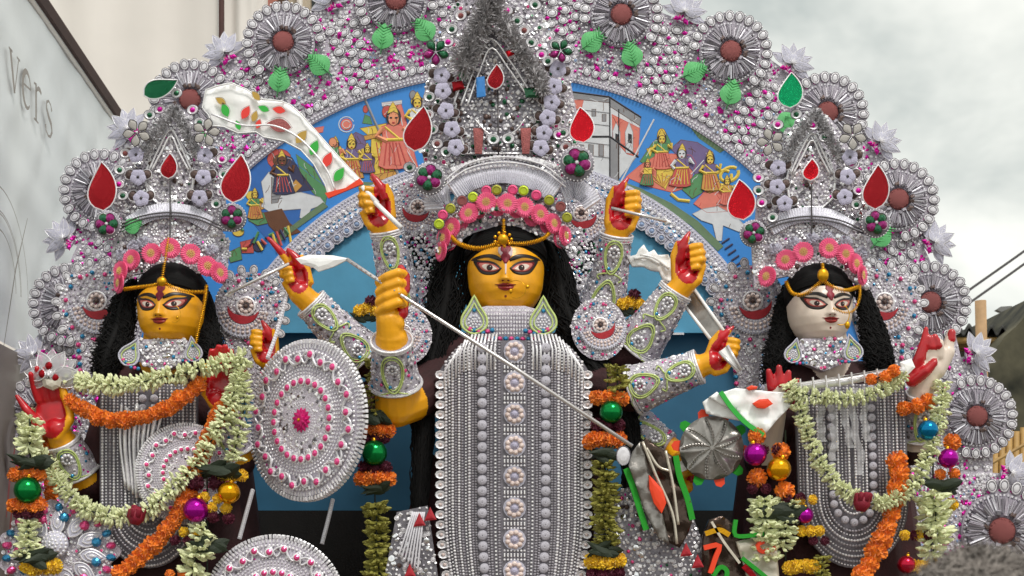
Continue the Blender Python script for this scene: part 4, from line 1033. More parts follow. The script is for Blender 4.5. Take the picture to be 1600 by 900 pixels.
def fringe_arc(b, pts, h, Y, n, amp=2.5):
    """pleated foil band hanging along an arc of (px,py); pleat height h px"""
    P,_ = crom([(x,y) for x,y in pts], n+1); vs = []
    for i,(x,y) in enumerate(P):
        j = amp if i % 2 else -amp; a = math.pi*i/n
        d = np.array(P[min(n,i+1)])-np.array(P[max(0,i-1)]); nx, ny = -d[1], d[0]; l_ = math.hypot(nx,ny); nx, ny = nx/l_*h, ny/l_*h
        vs += [tuple(W(x,y,Y-j*.001)), tuple(W(x+nx*.5,y+ny*.5,Y-(j+2)*.001-.006)), tuple(W(x+nx,y+ny,Y-j*.0016-.008))]
    b.add(vs, [(3*i+k,3*i+3+k,3*i+4+k,3*i+1+k) for i in range(n) for k in range(2)], 'pleat')

def side_crown(label, cx, cy, Y, leaves, discs, flowers, gems, lav, gerb, crepe, extra, red):
    t = thing('crown', label, 'crown', W(cx, cy+130, Y))
    P = [(cx+x,cy+y) for x,y in [(-88,98),(-84,40),(-66,-20),(-40,-66),(-18,-86),(6,-98),(30,-84),(46,-62),(70,-18),(86,40),(90,98)]]
    px_prism(t, 'back_plate', P, Y+.03, 8, 'lace'); px_encrust(t, 'plate_jewels', P, Y+.03, 7, RECS, 0, 24)
    P2 = [(cx+x,cy+y) for x,y in [(-88,185),(-92,118),(-76,92),(-40,78),(0,74),(40,78),(78,92),(92,118),(88,185),(60,168),(0,156),(-60,168)]]
    px_prism(t, 'tiara_band', P2, Y-.01, 8, 'lace'); px_encrust(t, 'tiara_jewels', P2, Y-.01, 7, RECS+[(2,'ros',.8,1)], 0, 20)
    b = MB(); fringe_arc(b, [(cx-70,cy+78),(cx-35,cy+60),(cx,cy+55),(cx+35,cy+60),(cx+70,cy+78)], 24, Y-.02, 70); part('pleated_band', b, t)
    b = MB()
    for q in (0,5): tube(b, [W(x,y,Y-.035) for x,y in crom([(cx-82,cy+92+q),(cx-45,cy+76+q),(cx,cy+70+q),(cx+45,cy+76+q),(cx+82,cy+92+q)],30)[0]], .0028, 'wire', 5)
    tube(b, [W(cx+1,cy+20,Y-.03),W(cx+1,cy+120,Y-.035)], .003, 'wire', 5); part('wire_frame', b, t)
    # inner drop with foil chips
    D = [(cx+x,cy+y) for x,y in [(0,-62),(14,-44),(30,-16),(38,14),(34,42),(18,56),(-18,56),(-34,42),(-38,14),(-30,-16),(-14,-44)]]
    px_prism(t, 'drop_panel', D, Y, 6, 'lace', 0, 0, 'silver_bright', rr=2); px_encrust(t, 'drop_jewels', D, Y, 6.5, RECS, 0, 30)
    b = MB(); tinsel(b, [(cx-40,cy-18),(cx-18,cy-58),(cx+7,cy-92)], 11, Y-.03, 750, 2, 'tinsel_light'); tinsel(b, [(cx+7,cy-92),(cx+24,cy-62),(cx+44,cy-20)], 11, Y-.03, 750, 3, 'tinsel_light'); part('tinsel_chevron', b, t, kind='stuff')
    b = MB()
    for r_ in (0,7):
        tube(b, [W(x,y,Y-.012) for x,y in crom([(cx-32+r_*.6,cy+4),(cx-16+r_*.4,cy-32+r_*1.2),(cx+2,cy-60+r_*1.5),(cx+18-r_*.4,cy-32+r_*1.2),(cx+34-r_*.6,cy+4)],24)[0]], .004, 'silver_bright', 6)
    part('drop_outline', b, t, True)
    put(t, red, cx, cy-2, Y-.025, 0, 1)
    for x,y,rot,k,nm in leaves: put(t, nm, x, y, Y-.05, rot, k)
    for x,y,rot,k in discs: put(t, 'brooch', x, y, Y-.06, rot, k)
    for x,y,rot in flowers: put(t, 'wire_flower', x, y, Y-.06, rot, .95)
    for x,y,nm in gems: put(t, nm, x, y, Y-.03, rng.uniform(-20,20), .9)
    for x,y in lav:
        for dx in (-13,13): put(t, 'smoky_gem', x+dx, y-4, Y-.02, rng.uniform(0,90), .95)
        put(t, 'lavender_flower', x, y, Y-.04, rng.uniform(0,60), 1.05)
    for x,y in crepe: put(t, 'crepe_rosette', x, y, Y-.03, rng.uniform(0,90), .95)
    for i,(x,y,rot,nar) in enumerate(gerb): place('gerbera', shared('gerbera', t_gerbera), t, frame(x,y,Y-.09+abs(x-cx)*.0006,rot,1.22,nar))
    for x,y,rot,k,nm in extra: put(t, nm, x, y, Y-.03, rot, k)
    return t

# ================= main idol
YM = 0.0
main = thing('goddess_idol', 'tall yellow faced central clay goddess idol with many arms and long black hair', 'idol', W(800,868,YM+.05))
B = Body('yellow_paint')
P3 = lambda px,py,Y: W(px,py,Y)
s0 = S(0)
B.bone(P3(790,470,.02),.085,P3(792,540,.03),.10); B.bone(P3(720,570,.05),.10,P3(870,570,.05),.10,'sari_dark'); B.mass(Matrix.Translation(P3(800,650,.05)) @ Matrix.Diagonal((.24,.13,.28,1)),'sari_dark'); B.mass(Matrix.Translation(P3(800,840,.05)) @ Matrix.Diagonal((.23,.13,.26,1)),'sari_dark')
def arm(*pts):
    for i,(a,b) in enumerate(zip(pts[:-1],pts[1:])): B.bone(P3(*a[:3]), a[3]*S(a[2]), P3(*b[:3]), b[3]*S(b[2]), 'sari_dark' if i == 0 else None)
# upper left, grips the white sword
arm((705,560,.12,42),(632,500,.14,32),(606,366,.02,20)); H = frame(591,322,.0,4,.98,0,-1); hand_grip(B,H); B.bone(P3(606,372,.02),.043,H@Vector((-4,-30,-2)),.042)
# pointing hand
arm((700,575,.08,42),(575,560,.06,32),(492,478,-.04,21)); H = frame(464,430,-.06,12,.86,0,-1); hand_grip(B,H,True); B.bone(P3(494,482,-.04),.042,H@Vector((2,-32,-2)),.04)
# front fist with the spear
arm((700,585,.05,44),(646,624,-.08,34),(617,636,-.14,33),(612,530,-.28,26)); H = frame(610,462,-.31,0,1.0); hand_fist(B,H); B.bone(P3(612,540,-.28),.048,H@Vector((-2,-38,-4)),.044)
# hand behind the round shield
arm((690,600,.1,40),(530,640,.08,30),(440,585,.02,19)); H = frame(415,540,.0,0,.78,0,-1); hand_grip(B,H); B.bone(P3(440,585,.02),.036,H@Vector((-4,-28,-2)),.034)
# upper right
arm((885,560,.12,42),(935,490,.14,32),(962,372,.02,20)); H = frame(971,328,.0,-3,.96); hand_grip(B,H); B.bone(P3(961,376,.02),.043,H@Vector((-4,-30,-2)),.042)
arm((890,575,.08,42),(990,545,.06,33),(1052,462,-.04,21)); H = frame(1073,412,-.06,4,.94); hand_grip(B,H); B.bone(P3(1051,464,-.04),.042,H@Vector((-4,-30,-2)),.042)
arm((890,600,.05,42),(985,612,-.05,33),(1088,574,-.12,21)); H = frame(1126,550,-.14,-18,.84); hand_grip(B,H); B.bone(P3(1088,575,-.12),.04,H@Vector((-10,-22,-3)),.036)
arm((890,640,.1,40),(1000,672,.06,26),(1048,700,.0,18)); H = frame(1064,730,-.06,6,.72); hand_fist(B,H); B.bone(P3(1048,700,0),.034,H@Vector((-4,20,-6)),.03)
B.build('body', main, .0043)
FH = Matrix.Translation((0,.125,0)) @ frame(790, 425, -.125, 0, 1.0)
make_head(main, FH, 'yellow_paint')
o = part('hair_cap', hair_cap(FH,1), main, True)
b = MB(); hair_mass(b, [(738,362,.04),(705,410,.04),(698,470,.03),(682,540,.0),(664,610,-.04),(660,700,-.05),(655,790,-.05),(652,890,-.04)], [16,25,31,25,18,15,12,9], strands=420, sd=2, curl=1.2); part('hair_lock', b, main, True)
b = MB(); hair_mass(b, [(846,362,.04),(867,405,.04),(880,470,.03),(908,540,.0),(938,590,-.03),(970,640,-.04),(985,690,-.03),(985,800,-.02)], [16,20,24,28,25,19,15,12], strands=420, sd=3, curl=1.2); part('hair_lock', b, main, True)
# sleeves on the forearms
sleeve(main, [(604,360,.02),(618,430,.08),(628,484,.13)], [25,30,36], 1)
sleeve(main, [(486,474,-.04),(528,518,.0),(566,556,.05)], [26,32,40], 2)
sleeve(main, [(612,532,-.28),(615,566,-.22),(618,600,-.17)], [32,35,41], 3)
sleeve(main, [(963,366,.02),(952,430,.08),(938,486,.13)], [25,30,40], 4)
sleeve(main, [(1056,454,-.04),(1024,502,.0),(994,540,.05)], [26,33,42], 5)
sleeve(main, [(1092,573,-.12),(1040,592,-.09),(990,610,-.05)], [26,32,40], 6)
sleeve(main, [(1046,698,.0),(1020,684,.02),(1000,672,.05)], [22,27,34], 7, False)
# wings beside the arms and armlets
wing(main, 634, 524, -.07, -1, .66, column=False); wing(main, 936, 514, -.06, 1, .7, rot=8, column=False)
wing(main, 656, 330, .26, -1, .75, column=False); wing(main, 905, 340, .26, 1, .75, column=False)
for x,y,k in ((650,420,1),(918,430,1),(664,395,.8),(904,400,.8)):
    P = [(x+a*k,y+c*k) for a,c in ell(0,0,34,56,18)]; px_prism(main, 'armlet_panel', P, .22, 5, 'lace'); px_encrust(main, 'armlet_jewels', P, .22, 7, REC+[(1,'gemb',2.5,3.5),(1,'gemg',2,3)], 0, 20)
# collar with gem border
P = [(738,484),(760,478),(820,478),(842,484),(862,520),(850,536),(742,536),(728,520)]
co = px_prism(main, 'jewelled_collar', P, -.125, 20, 'lace', 0, 3); b = MB()
F = frame(790,508,-.13)
for j in range(7):
    for i in range(-13,14): b.stamp(T['silverblock' if (i+j)%3 else 'block'], F @ LT(i*4.4,22-j*6,4-abs(i)*.35+(2 if abs(i)<8 else 0),0,2.6,3.2,2.6))
part('collar_beads', b, co, kind='stuff')
for i in range(13):
    a = -6+i; SHF.setdefault('blue_jewel', lambda: MB().stamp(T['gemb'], LT(0,0,0,0,4.2))); shared('blue_jewel', SHF['blue_jewel']); shared('pink_jewel', lambda: MB().stamp(T['gemp'], LT(0,0,0,0,4.2)))
    place('jewel', SH['pink_jewel' if i%2 else 'blue_jewel'], co, F @ LT(a*9,-22+.0*a*a,5-abs(a)*.6))
def earring(parent, px, py, Y, flip=1, k=1.0, rot=0, edge='cord_lime'):
    F = frame(px,py,Y,rot,k,0,flip); P = [(x,y) for x,y in sm([(0,34),(8,18),(19,0),(18,-16),(0,-26),(-18,-16),(-19,0),(-8,18)],28)]; b = MB(); prism(b, P, -4, 0, 'lace_lilac'); c = MB(); c.stamp(b,F); o = part('earring', c, parent)
    b = MB(); tube(b, [(x,y,1.5) for x,y in P], 1.9, edge, 5, closed=True); tube(b, [(x*.72,y*.72-2,1.8) for x,y in P], 1.4, 'cord_lime', 5, closed=True); c = MB(); c.stamp(b,F); part('cord_loop', c, o, True)
    b = MB()
    for r_,n in ((0,1),(4.5,6),(9,11)):
        for i in range(n): b.stamp(T['pearl'], LT(*pol(r_,360*i/n),1,0,2.2))
    b.stamp(T['gemb'], LT(0,18,1,0,3.4)); c = MB(); c.stamp(b, F @ LT(0,-7,0)); part('pearl_cluster', c, o)
    for i in range(6): place('jewel', SH['pink_jewel' if i%2 else 'blue_jewel'], o, F @ LT(24-i*7+4,-24-abs(i-2)*-2,0))
    return o
earring(main, 741, 496, -.15, 1); earring(main, 849, 497, -.15, -1)
# gold forehead chain
b = MB(); gold_chain(b, [W(702,366,-.07),W(716,380,-.11),W(742,388,-.142),W(766,385,-.152),W(786,376,-.156)], .007, .0066, .018)
gold_chain(b, [W(786,376,-.156),W(806,381,-.154),W(830,379,-.142),W(850,372,-.11),W(858,364,-.08)], .006, .0066, .016)
gold_chain(b, [W(787,343,-.125),W(787,358,-.145),W(786,374,-.157)], .005, .006, .013)
b.stamp(T['goldbead'], Matrix.Translation(W(786,374,-.16)) @ Matrix.Diagonal((.02,.014,.02,1)))
for i in range(9): b.stamp(T['goldbead'], Matrix.Translation(W(786+13*math.cos(i*.7),374+11*math.sin(i*.7),-.157)) @ Matrix.Diagonal((.006,.006,.006,1)))
tag_ = part('gold_head_chain', b, main, True)
b = MB(); tube(b, [W(790+6+17*math.cos(a)*.9+10,438+14+14*math.sin(a),-.158-.01*math.cos(a)) for a in [x*.3-2.6 for x in range(16)]], .0012, 'gold', 5)
b.stamp(T['goldbead'], Matrix.Translation(W(824,448,-.145)) @ Matrix.Diagonal((.007,.005,.007,1))); b.stamp(T['goldbead'], Matrix.Translation(W(798,455,-.162)) @ Matrix.Diagonal((.006,.005,.009,1))); part('nose_ring', b, main, True)
# sari skirt
b = MB(); rs = []
for z,rx,ry in ((1.95,.30,.2),(1.7,.36,.24),(1.4,.42,.27),(.84,.5,.3)):
    rs.append([(0.0+ (rx+.02*math.cos(i*4.0))*math.cos(2*math.pi*i/48), .1+(ry+.02*math.cos(i*4.0))*math.sin(2*math.pi*i/48), z) for i in range(48)])
loft(b, rs, 'sari_dark'); part('skirt', b, main, True)
P = [(620,800),(668,790),(684,900),(690,960),(590,960)]; px_prism(main, 'skirt_panel', P, -.2, 6, 'silver_dark'); px_encrust(main, 'skirt_jewels', P, -.2, 9, RECS+[(1.5,'seq',4,5)], 0, 25)
P = [(930,780),(985,760),(1080,800),(1110,880),(1120,960),(925,960)]; px_prism(main, 'skirt_panel', P, -.14, 6, 'silver_dark'); px_encrust(main, 'skirt_jewels', P, -.14, 8, RECS+[(1.5,'seq',4,5),(1,'gemp',3,4)], 0, 25)
for x,y in ((655,815),(672,806),(640,895),(1090,880),(1072,862)): px_prism(main, 'red_tuft', [(x-9,y+8),(x,y-14),(x+10,y+6)], -.235, 5, 'red_cloth', 0, 2)
for i in range(7):
    b = MB(); tube(b, wpath([(622+i*5,870+i*4,-.22),(634+i*4,835,-.23),(645+i*3,800,-.22)],12), .0035, 'white_cord', 5); part('skirt_cord', b, main, True)

# ---- main crown
YC = -.03
mc = thing('crown', 'tallest central silver crown with grey tinsel peak above the pink flower row', 'crown', W(790,380,YC))
P = [(690,300),(664,262),(652,200),(664,140),(676,84),(706,40),(716,-30),(830,-30),(848,30),(876,80),(892,130),(904,190),(906,262),(884,300)]
px_prism(mc, 'back_plate', P, YC+.06, 10, 'lace'); px_encrust(mc, 'plate_jewels', P, YC+.06, 7.5, RECS+[(1,'seqg',3,5),(1,'seqp',3,5)], 0, 26)
D = [(766,44),(790,62),(822,100),(846,140),(852,200),(838,240),(730,240),(714,200),(712,150),(735,95)]
px_prism(mc, 'drop_panel', D, YC+.02, 8, 'silver_dark', 0, 0, 'silver_bright', rr=2); px_encrust(mc, 'drop_jewels', D, YC+.02, 7.2, RECS+[(1.6,'brown',3,5),(.6,'gemg',3,4.5),(.8,'seqd',3,5)], 0, 32)
b = MB(); tinsel(b, [(724,108),(738,66),(760,18),(768,-20)], 25, YC-.03, 1500, 4); tinsel(b, [(770,2),(790,40),(818,84),(850,142)], 17, YC-.03, 1300, 5); part('tinsel_chevron', b, mc, kind='stuff')
b = MB()
for q in (0,12,22):
    tube(b, [W(x,y,YC-.012) for x,y in crom([(708+q,165),(735+q*.7,95+q*.6),(766+q*.1,44+q*1.4),(806-q*.5,90+q*.8),(842-q*.8,150)],30)[0]], .0032, 'silver_bright' if q else 'pearl', 6)
tube(b, [W(x,y,YC-.014) for x,y in crom([(742,186),(760,206),(781,216),(806,204),(820,186)],20)[0]], .0026, 'silver_bright', 5)
tube(b, [W(778,140,YC-.016),W(779,256,YC-.02)], .003, 'wire', 5); part('drop_outline', b, mc, True)
put(mc, 'red_drop_gem', 775, 121, YC-.025, 0, .98)
px_prism(mc, 'blue_cloth_patch', [(744,121),(757,119),(759,150),(745,152)], YC-.02, 4, 'board_sky', 0, 1)
px_prism(mc, 'green_drop', [(716,118),(722,104),(728,112),(720,128)], YC-.015, 4, 'green_gem', 0, 2); px_prism(mc, 'green_drop', [(818,138),(842,136),(842,152),(822,152)], YC-.015, 4, 'green_gem', 0, 2)
px_prism(mc, 'red_patch', [(706,128),(722,126),(726,138),(708,142)], YC-.02, 4, 'red_foil', 0, 2); px_prism(mc, 'red_patch', [(790,80),(800,77),(804,84),(794,88)], YC-.02, 4, 'red_foil_bright', 0, 2); px_prism(mc, 'red_patch', [(728,88),(738,84),(742,94),(732,98)], YC-.02, 4, 'red_foil', 0, 2)
for x,y in ((771,218),(794,217)): put(mc, 'green_eyed_gem', x, y, YC-.02, 0, 1); 
for x in (748,822): px_prism(mc, 'rose_tassel', [(x-9,200),(x+8,200),(x+5,240),(x-6,240)], YC-.01, 4, 'rose_core', 0, 2)
for i,(x,y) in enumerate(((690,118),(692,142),(697,173),(706,202),(712,230),(872,108),(866,135),(862,160),(856,184),(850,208),(845,231))):
    put(mc, 'smoky_gem', x-14, y-3, YC, rng.uniform(0,90), .9); put(mc, 'smoky_gem', x+13, y+4, YC, rng.uniform(0,90), .9)
    put(mc, 'lavender_flower', x, y, YC-.03, rng.uniform(0,60), 1.1)
for x,y,nm in ((671,152,'green'),(669,180,'red'),(676,203,'green'),(683,225,'red'),(697,238,'green'),(700,66,'pink'),(706,46,'green'),(720,25,'red'),(792,17,'pink'),(808,33,'green'),(819,48,'red'),(830,67,'green'),(846,86,'pink'),(856,96,'green'),(880,208,'green'),(873,211,'pink'),(836,8,'green'),(868,70,'green'),(640,262,'green'),(652,225,'pink'),(884,230,'red')):
    put(mc, nm+'_eyed_gem', x, y, YC-.01, rng.uniform(-25,25), .95)
put(mc, 'red_leaf_gem', 655, 202, YC-.05, -8, 1.05); put(mc, 'bright_red_leaf_gem', 909, 196, YC-.06, 10, .92)
put(mc, 'gem_flower', 681, 82, YC-.05, 0, .95); put(mc, 'gem_flower', 876, 80, YC-.05, 10, .85)
put(mc, 'brooch', 671, 279, YC-.07, 20, 1.15); put(mc, 'brooch', 901, 256, YC-.07, 45, 1.25)
b = MB(); fringe_arc(b, [(696,284),(730,262),(785,250),(842,262),(880,286)], 36, YC-.04, 100); fringe_arc(b, [(664,330),(664,308),(682,292),(700,288)], 30, YC-.01, 24); fringe_arc(b, [(872,288),(898,280),(925,292),(940,312)], 30, YC-.01, 36); part('pleated_band', b, mc)
b = MB()
for y,r_ in ((251,4.5),(258,3)):
    for i in range(26): b.stamp(T['seq' if (i*7)%3 else 'chip'], frame(708+i*6.6, y+abs(i-13)**2*.11-(5 if y < 255 else 0), YC-.05, rng.uniform(0,90)) @ LT(0,0,0,0,r_*rng.uniform(.8,1.1)))
for q in (0,8): tube(b, [W(x,y,YC-.055) for x,y in crom([(690,286+q),(730,256+q),(786,245+q),(845,256+q),(884,284+q)],30)[0]], .003, 'silver', 5)
part('band_beads', b, mc, kind='stuff')
P2 = [(680,394),(692,330),(716,302),(750,288),(786,284),(822,288),(856,304),(880,334),(892,392),(866,380),(840,366),(786,350),(734,366),(704,388)]
px_prism(mc, 'tiara_band', P2, YC-.03, 8, 'silver_dark'); px_encrust(mc, 'tiara_jewels', P2, YC-.03, 7, RECS+[(1.5,'seq',3.5,5)], 0, 22)
seqm = {'p':'rose_sequin','y':'olive_sequin','l':'lime_sequin','r':'rose_core'}
for x,y,c in ((686,350,'l'),(692,336,'p'),(704,326,'y'),(722,314,'r'),(739,308,'l'),(760,298,'p'),(776,297,'y'),(801,297,'p'),(818,298,'l'),(838,305,'p'),(858,313,'y'),(876,323,'r'),(886,340,'y')):
    def f(c=c):
        b = MB(); loft(b, [ring_pts(14,8,0),ring_pts(14,8,1.5),ring_pts(14,5.5,2.5),ring_pts(14,4.5,1.5)], seqm[c], False); tube(b, ring_pts(14,8.4,1), .7, 'silver_dark', 4, closed=True); return b
    place('round_sequin', shared('round_sequin_'+c, f), mc, frame(x,y,YC-.06,0,1.0))
for x,y,rot,ya in ((694,372,0,-50),(706,356,40,-35),(733,333,80,-20),(760,316,10,-8),(793,318,50,6),(819,324,120,16),(843,335,70,28),(864,349,20,42),(882,368,0,58),(690,392,0,-60)):
    place('gerbera', shared('gerbera', t_gerbera), mc, frame(x,y,YC-.1+abs(x-788)*.0007,rot,1.2,ya))
for x,y,rot,ya in ((747,326,0,-14),(777,322,30,0),(807,325,60,10),(831,338,90,22),(720,345,30,-26),(855,350,10,34),(703,376,0,-40),(875,372,0,44)): place('gerbera', SH['gerbera'], mc, frame(x,y+2,YC-.075+abs(x-788)*.0007,rot,1.05,ya))
b = MB()
for i in range(26):
    x = 712+i*5.8; y = 350-24*math.sin(math.pi*i/25); b.stamp(T[('seqg','seq','chip','gemg')[i%4]], frame(x,y,YC-.1+abs(x-788)*.0008) @ LT(0,0,0,i*30,4))
part('hairline_sequins', b, mc, kind='stuff')

# ================= side idols
def side_idol(label, cx, fy, skin, k, yaw, build_arms, hairL, hairR, name='goddess_idol'):
    t = thing(name, label, 'idol', W(cx,868,.1))
    global B
    B = Body(skin); Y = .0
    B.bone(W(cx,fy+44,.02),.07,W(cx,fy+100,.05),.085); B.bone(W(cx-58,fy+120,.06),.08,W(cx+58,fy+120,.06),.08,'sari_dark')
    B.mass(Matrix.Translation(W(cx,fy+200,.06)) @ Matrix.Diagonal((.19,.11,.24,1)),'sari_dark'); B.mass(Matrix.Translation(W(cx,fy+360,.06)) @ Matrix.Diagonal((.18,.11,.24,1)),'sari_dark')
    build_arms(B); B.build('body', t, .0045)
    F = Matrix.Translation((0,.108,0)) @ frame(cx, fy, -.108, 0, k, yaw); make_head(t, F, skin, chalk=False); part('hair_cap', hair_cap(F,3,60), t, True)
    for i,(pa,wd) in enumerate((hairL,hairR)):
        b = MB(); hair_mass(b, pa, wd, strands=280, sd=10+i+int(cx), curl=1.1); part('hair_lock', b, t, True)
    b = MB(); rs = []
    x0 = W(cx,0,.1).x
    for z,rx,ry in ((1.99,.28,.18),(1.6,.33,.21),(.84,.42,.26)):
        rs.append([(x0+(rx+.015*math.cos(i*4.0))*math.cos(2*math.pi*i/48), .14+(ry+.015*math.cos(i*4.0))*math.sin(2*math.pi*i/48), z) for i in range(48)])
    loft(b, rs, 'sari_dark'); part('skirt', b, t, True)
    P = [(cx-38,fy+49),(cx+34,fy+49),(cx+44,fy+66),(cx+26,fy+88),(cx-4,fy+100),(cx-34,fy+88),(cx-50,fy+66)]; co = px_prism(t, 'jewelled_collar', P, -.075, 20, 'lace', 0, 1); px_encrust(t, 'collar_beads', P, -.076, 6.5, REC+[(1,'gemb',2.6,3.4),(.8,'gemp',2.6,3.4),(2,'mirror',3,5)], 1, 22)
    return t
def lak_arms(B):
    global HL
    arm2 = lambda *pts: [B.bone(W(*a[:3]), a[3]*S(a[2]), W(*b[:3]), b[3]*S(b[2]), 'sari_dark' if i == 0 else None) for i,(a,b) in enumerate(zip(pts[:-1],pts[1:]))]
    arm2((196,605,.06,34),(142,755,-.02,30),(98,690,-.1,22)); H = frame(80,645,-.14,10,.98); hand_open(B,H); B.bone(W(98,690,-.1),.045,H@Vector((4,-28,-4)),.04)
    arm2((304,600,.06,34),(372,720,.0,28),(352,640,-.1,20)); H = frame(344,600,-.14,-6,.86,0,-1); hand_open(B,H); B.bone(W(352,640,-.1),.04,H@Vector((4,-28,-4)),.036)
lak = side_idol('smaller yellow faced goddess idol with open red palms, beside the pale banner', 256, 481, 'yellow_paint', .86, -7, lak_arms,
    ([(209,436,.04),(193,470,.04),(185,515,.02),(170,555,-.01),(158,600,-.02)], [12,19,25,25,16]), ([(311,436,.04),(318,470,.04),(325,515,.02),(331,555,-.01),(334,590,-.02)], [10,14,19,22,16]))
sleeve(lak, [(98,690,-.1),(112,715,-.07),(124,735,-.04)], [27,31,36], 21, dens=7); sleeve(lak, [(352,642,-.1),(358,670,-.07),(364,696,-.03)], [25,29,33], 22, dens=7)
b = MB(); tube(b, [W(273+9*math.cos(a),491+13*math.sin(a),-.135) for a in [x*.33-1.6 for x in range(12)]], .0012, 'gold', 5); b.stamp(T['goldbead'], Matrix.Translation(W(277,496,-.134)) @ Matrix.Diagonal((.005,.004,.006,1))); part('nose_ring', b, lak, True)
wing(lak, 148, 478, .12, 1, .92); wing(lak, 388, 486, .16, -1, .88)
earring(lak, 204, 552, -.1, 1, .78, -28, 'lace_lilac'); earring(lak, 302, 548, -.1, -1, .66, 8, 'lace_lilac')
b = MB(); gold_chain(b, [W(194,452,-.06),W(215,449,-.10),W(240,446,-.125),W(253,440,-.135)], .005, .0058, .015); gold_chain(b, [W(253,440,-.135),W(272,450,-.128),W(296,456,-.11),W(322,456,-.07)], .005, .0058, .015)
gold_chain(b, [W(263,372,-.13),W(259,400,-.14),W(254,432,-.14)], .0045, .006, .012); gold_chain(b, [W(323,446,-.08),W(319,476,-.12),W(312,506,-.13),W(306,536,-.12)], .005, .0065, .014)
b.stamp(T['goldbead'], Matrix.Translation(W(253,440,-.14)) @ Matrix.Diagonal((.018,.013,.017,1))); part('gold_head_chain', b, lak, True)
def sar_arms(B):
    arm2 = lambda *pts: [B.bone(W(*a[:3]), a[3]*S(a[2]), W(*b[:3]), b[3]*S(b[2]), 'sari_dark' if i == 0 else None) for i,(a,b) in enumerate(zip(pts[:-1],pts[1:]))]
    arm2((1345,600,.06,34),(1425,700,.0,28),(1440,612,-.1,20)); k = S(-.12)
    f = lambda p0,r0,p1,r1,m=None: B.bone(W(*p0),r0*k,W(*p1),r1*k,m)
    B.mass(frame(1450,578,-.12,-30,1) @ LT(0,0,0,0,22,30,14)); f((1440,610,-.1),20,(1452,575,-.12),20); f((1462,578,-.12),16,(1480,550,-.12),12); f((1480,550,-.12),10,(1486,520,-.12),7); f((1486,530,-.125),7.4,(1487,520,-.125),6.6,'red_paint')
    f((1424,590,-.13),9,(1436,560,-.15),8.6,'red_paint'); f((1436,560,-.15),8.6,(1444,535,-.15),7,'red_paint'); f((1444,535,-.15),7,(1447,514,-.15),4,'red_paint')
    f((1452,560,-.14),9,(1456,540,-.15),7.4); f((1456,542,-.155),7,(1452,528,-.155),5,'red_paint'); f((1466,556,-.14),9,(1468,536,-.15),7); f((1466,540,-.155),6.6,(1461,526,-.155),5,'red_paint')
    f((1424,596,-.14),9,(1446,580,-.16),8,'red_paint'); f((1446,580,-.16),8,(1460,566,-.16),5.6,'red_paint')
    arm2((1245,600,.06,34),(1190,720,.0,28),(1210,640,-.1,19)); f((1210,640,-.1),19,(1214,610,-.13),20)
    for x,y,x1,y1,r in ((1206,604,1201,580,8),(1218,600,1217,574,8),(1229,604,1232,582,8),(1238,612,1246,594,7)): f((x,y,-.16),r,(x1,y1,-.17),r*.6,'red_paint')
    f((1228,625,-.16),9,(1250,610,-.18),6.5,'red_paint'); f((1205,620,-.15),11,(1232,630,-.15),11,'red_paint')
sar = side_idol('pale white faced goddess idol raising a red fingered hand, holding a lute', 1291, 480, 'pale_paint', .84, 8, sar_arms,
    ([(1240,436,.04),(1228,470,.04),(1223,520,.02),(1213,560,-.01),(1204,600,-.02)], [10,14,20,22,16]), ([(1342,436,.04),(1352,470,.04),(1363,520,.02),(1371,560,-.01),(1376,590,-.02)], [10,14,22,25,17]))
sleeve(sar, [(1442,616,-.1),(1436,650,-.06),(1430,680,-.02)], [25,28,32], 31, dens=7); 
wing(sar, 1172, 478, .12, 1, .92, column=True); wing(sar, 1385, 480, .14, -1, .9)
earring(sar, 1240, 550, -.1, 1, .66, -14, 'lace_lilac'); earring(sar, 1332, 546, -.1, -1, .72, 14, 'lace_lilac')
b = MB(); gold_chain(b, [W(1228,440,-.05),W(1238,458,-.09),W(1256,460,-.12),W(1274,448,-.135),W(1285,438,-.14)], .0058, .006, .016); gold_chain(b, [W(1285,438,-.14),W(1300,448,-.135),W(1320,454,-.12),W(1342,448,-.07)], .0055, .006, .016)
gold_chain(b, [W(1285,412,-.12),W(1286,424,-.135),W(1285,438,-.142)], .0055, .006, .014); gold_chain(b, [W(1344,446,-.09),W(1343,466,-.12),W(1335,484,-.14),W(1322,489,-.15),W(1302,482,-.155)], .0045, .006, .011)
b.stamp(T['goldbead'], Matrix.Translation(W(1286,430,-.145)) @ Matrix.Diagonal((.02,.013,.024,1))); part('gold_head_chain', b, sar, True)
b = MB(); tube(b, [W(1314+13*math.cos(a),492+16*math.sin(a),-.155) for a in [x*.32-1.2 for x in range(11)]], .0016, 'gold', 5); b.stamp(T['goldbead'], Matrix.Translation(W(1324,508,-.152)) @ Matrix.Diagonal((.009,.007,.013,1))); part('nose_ring', b, sar, True)

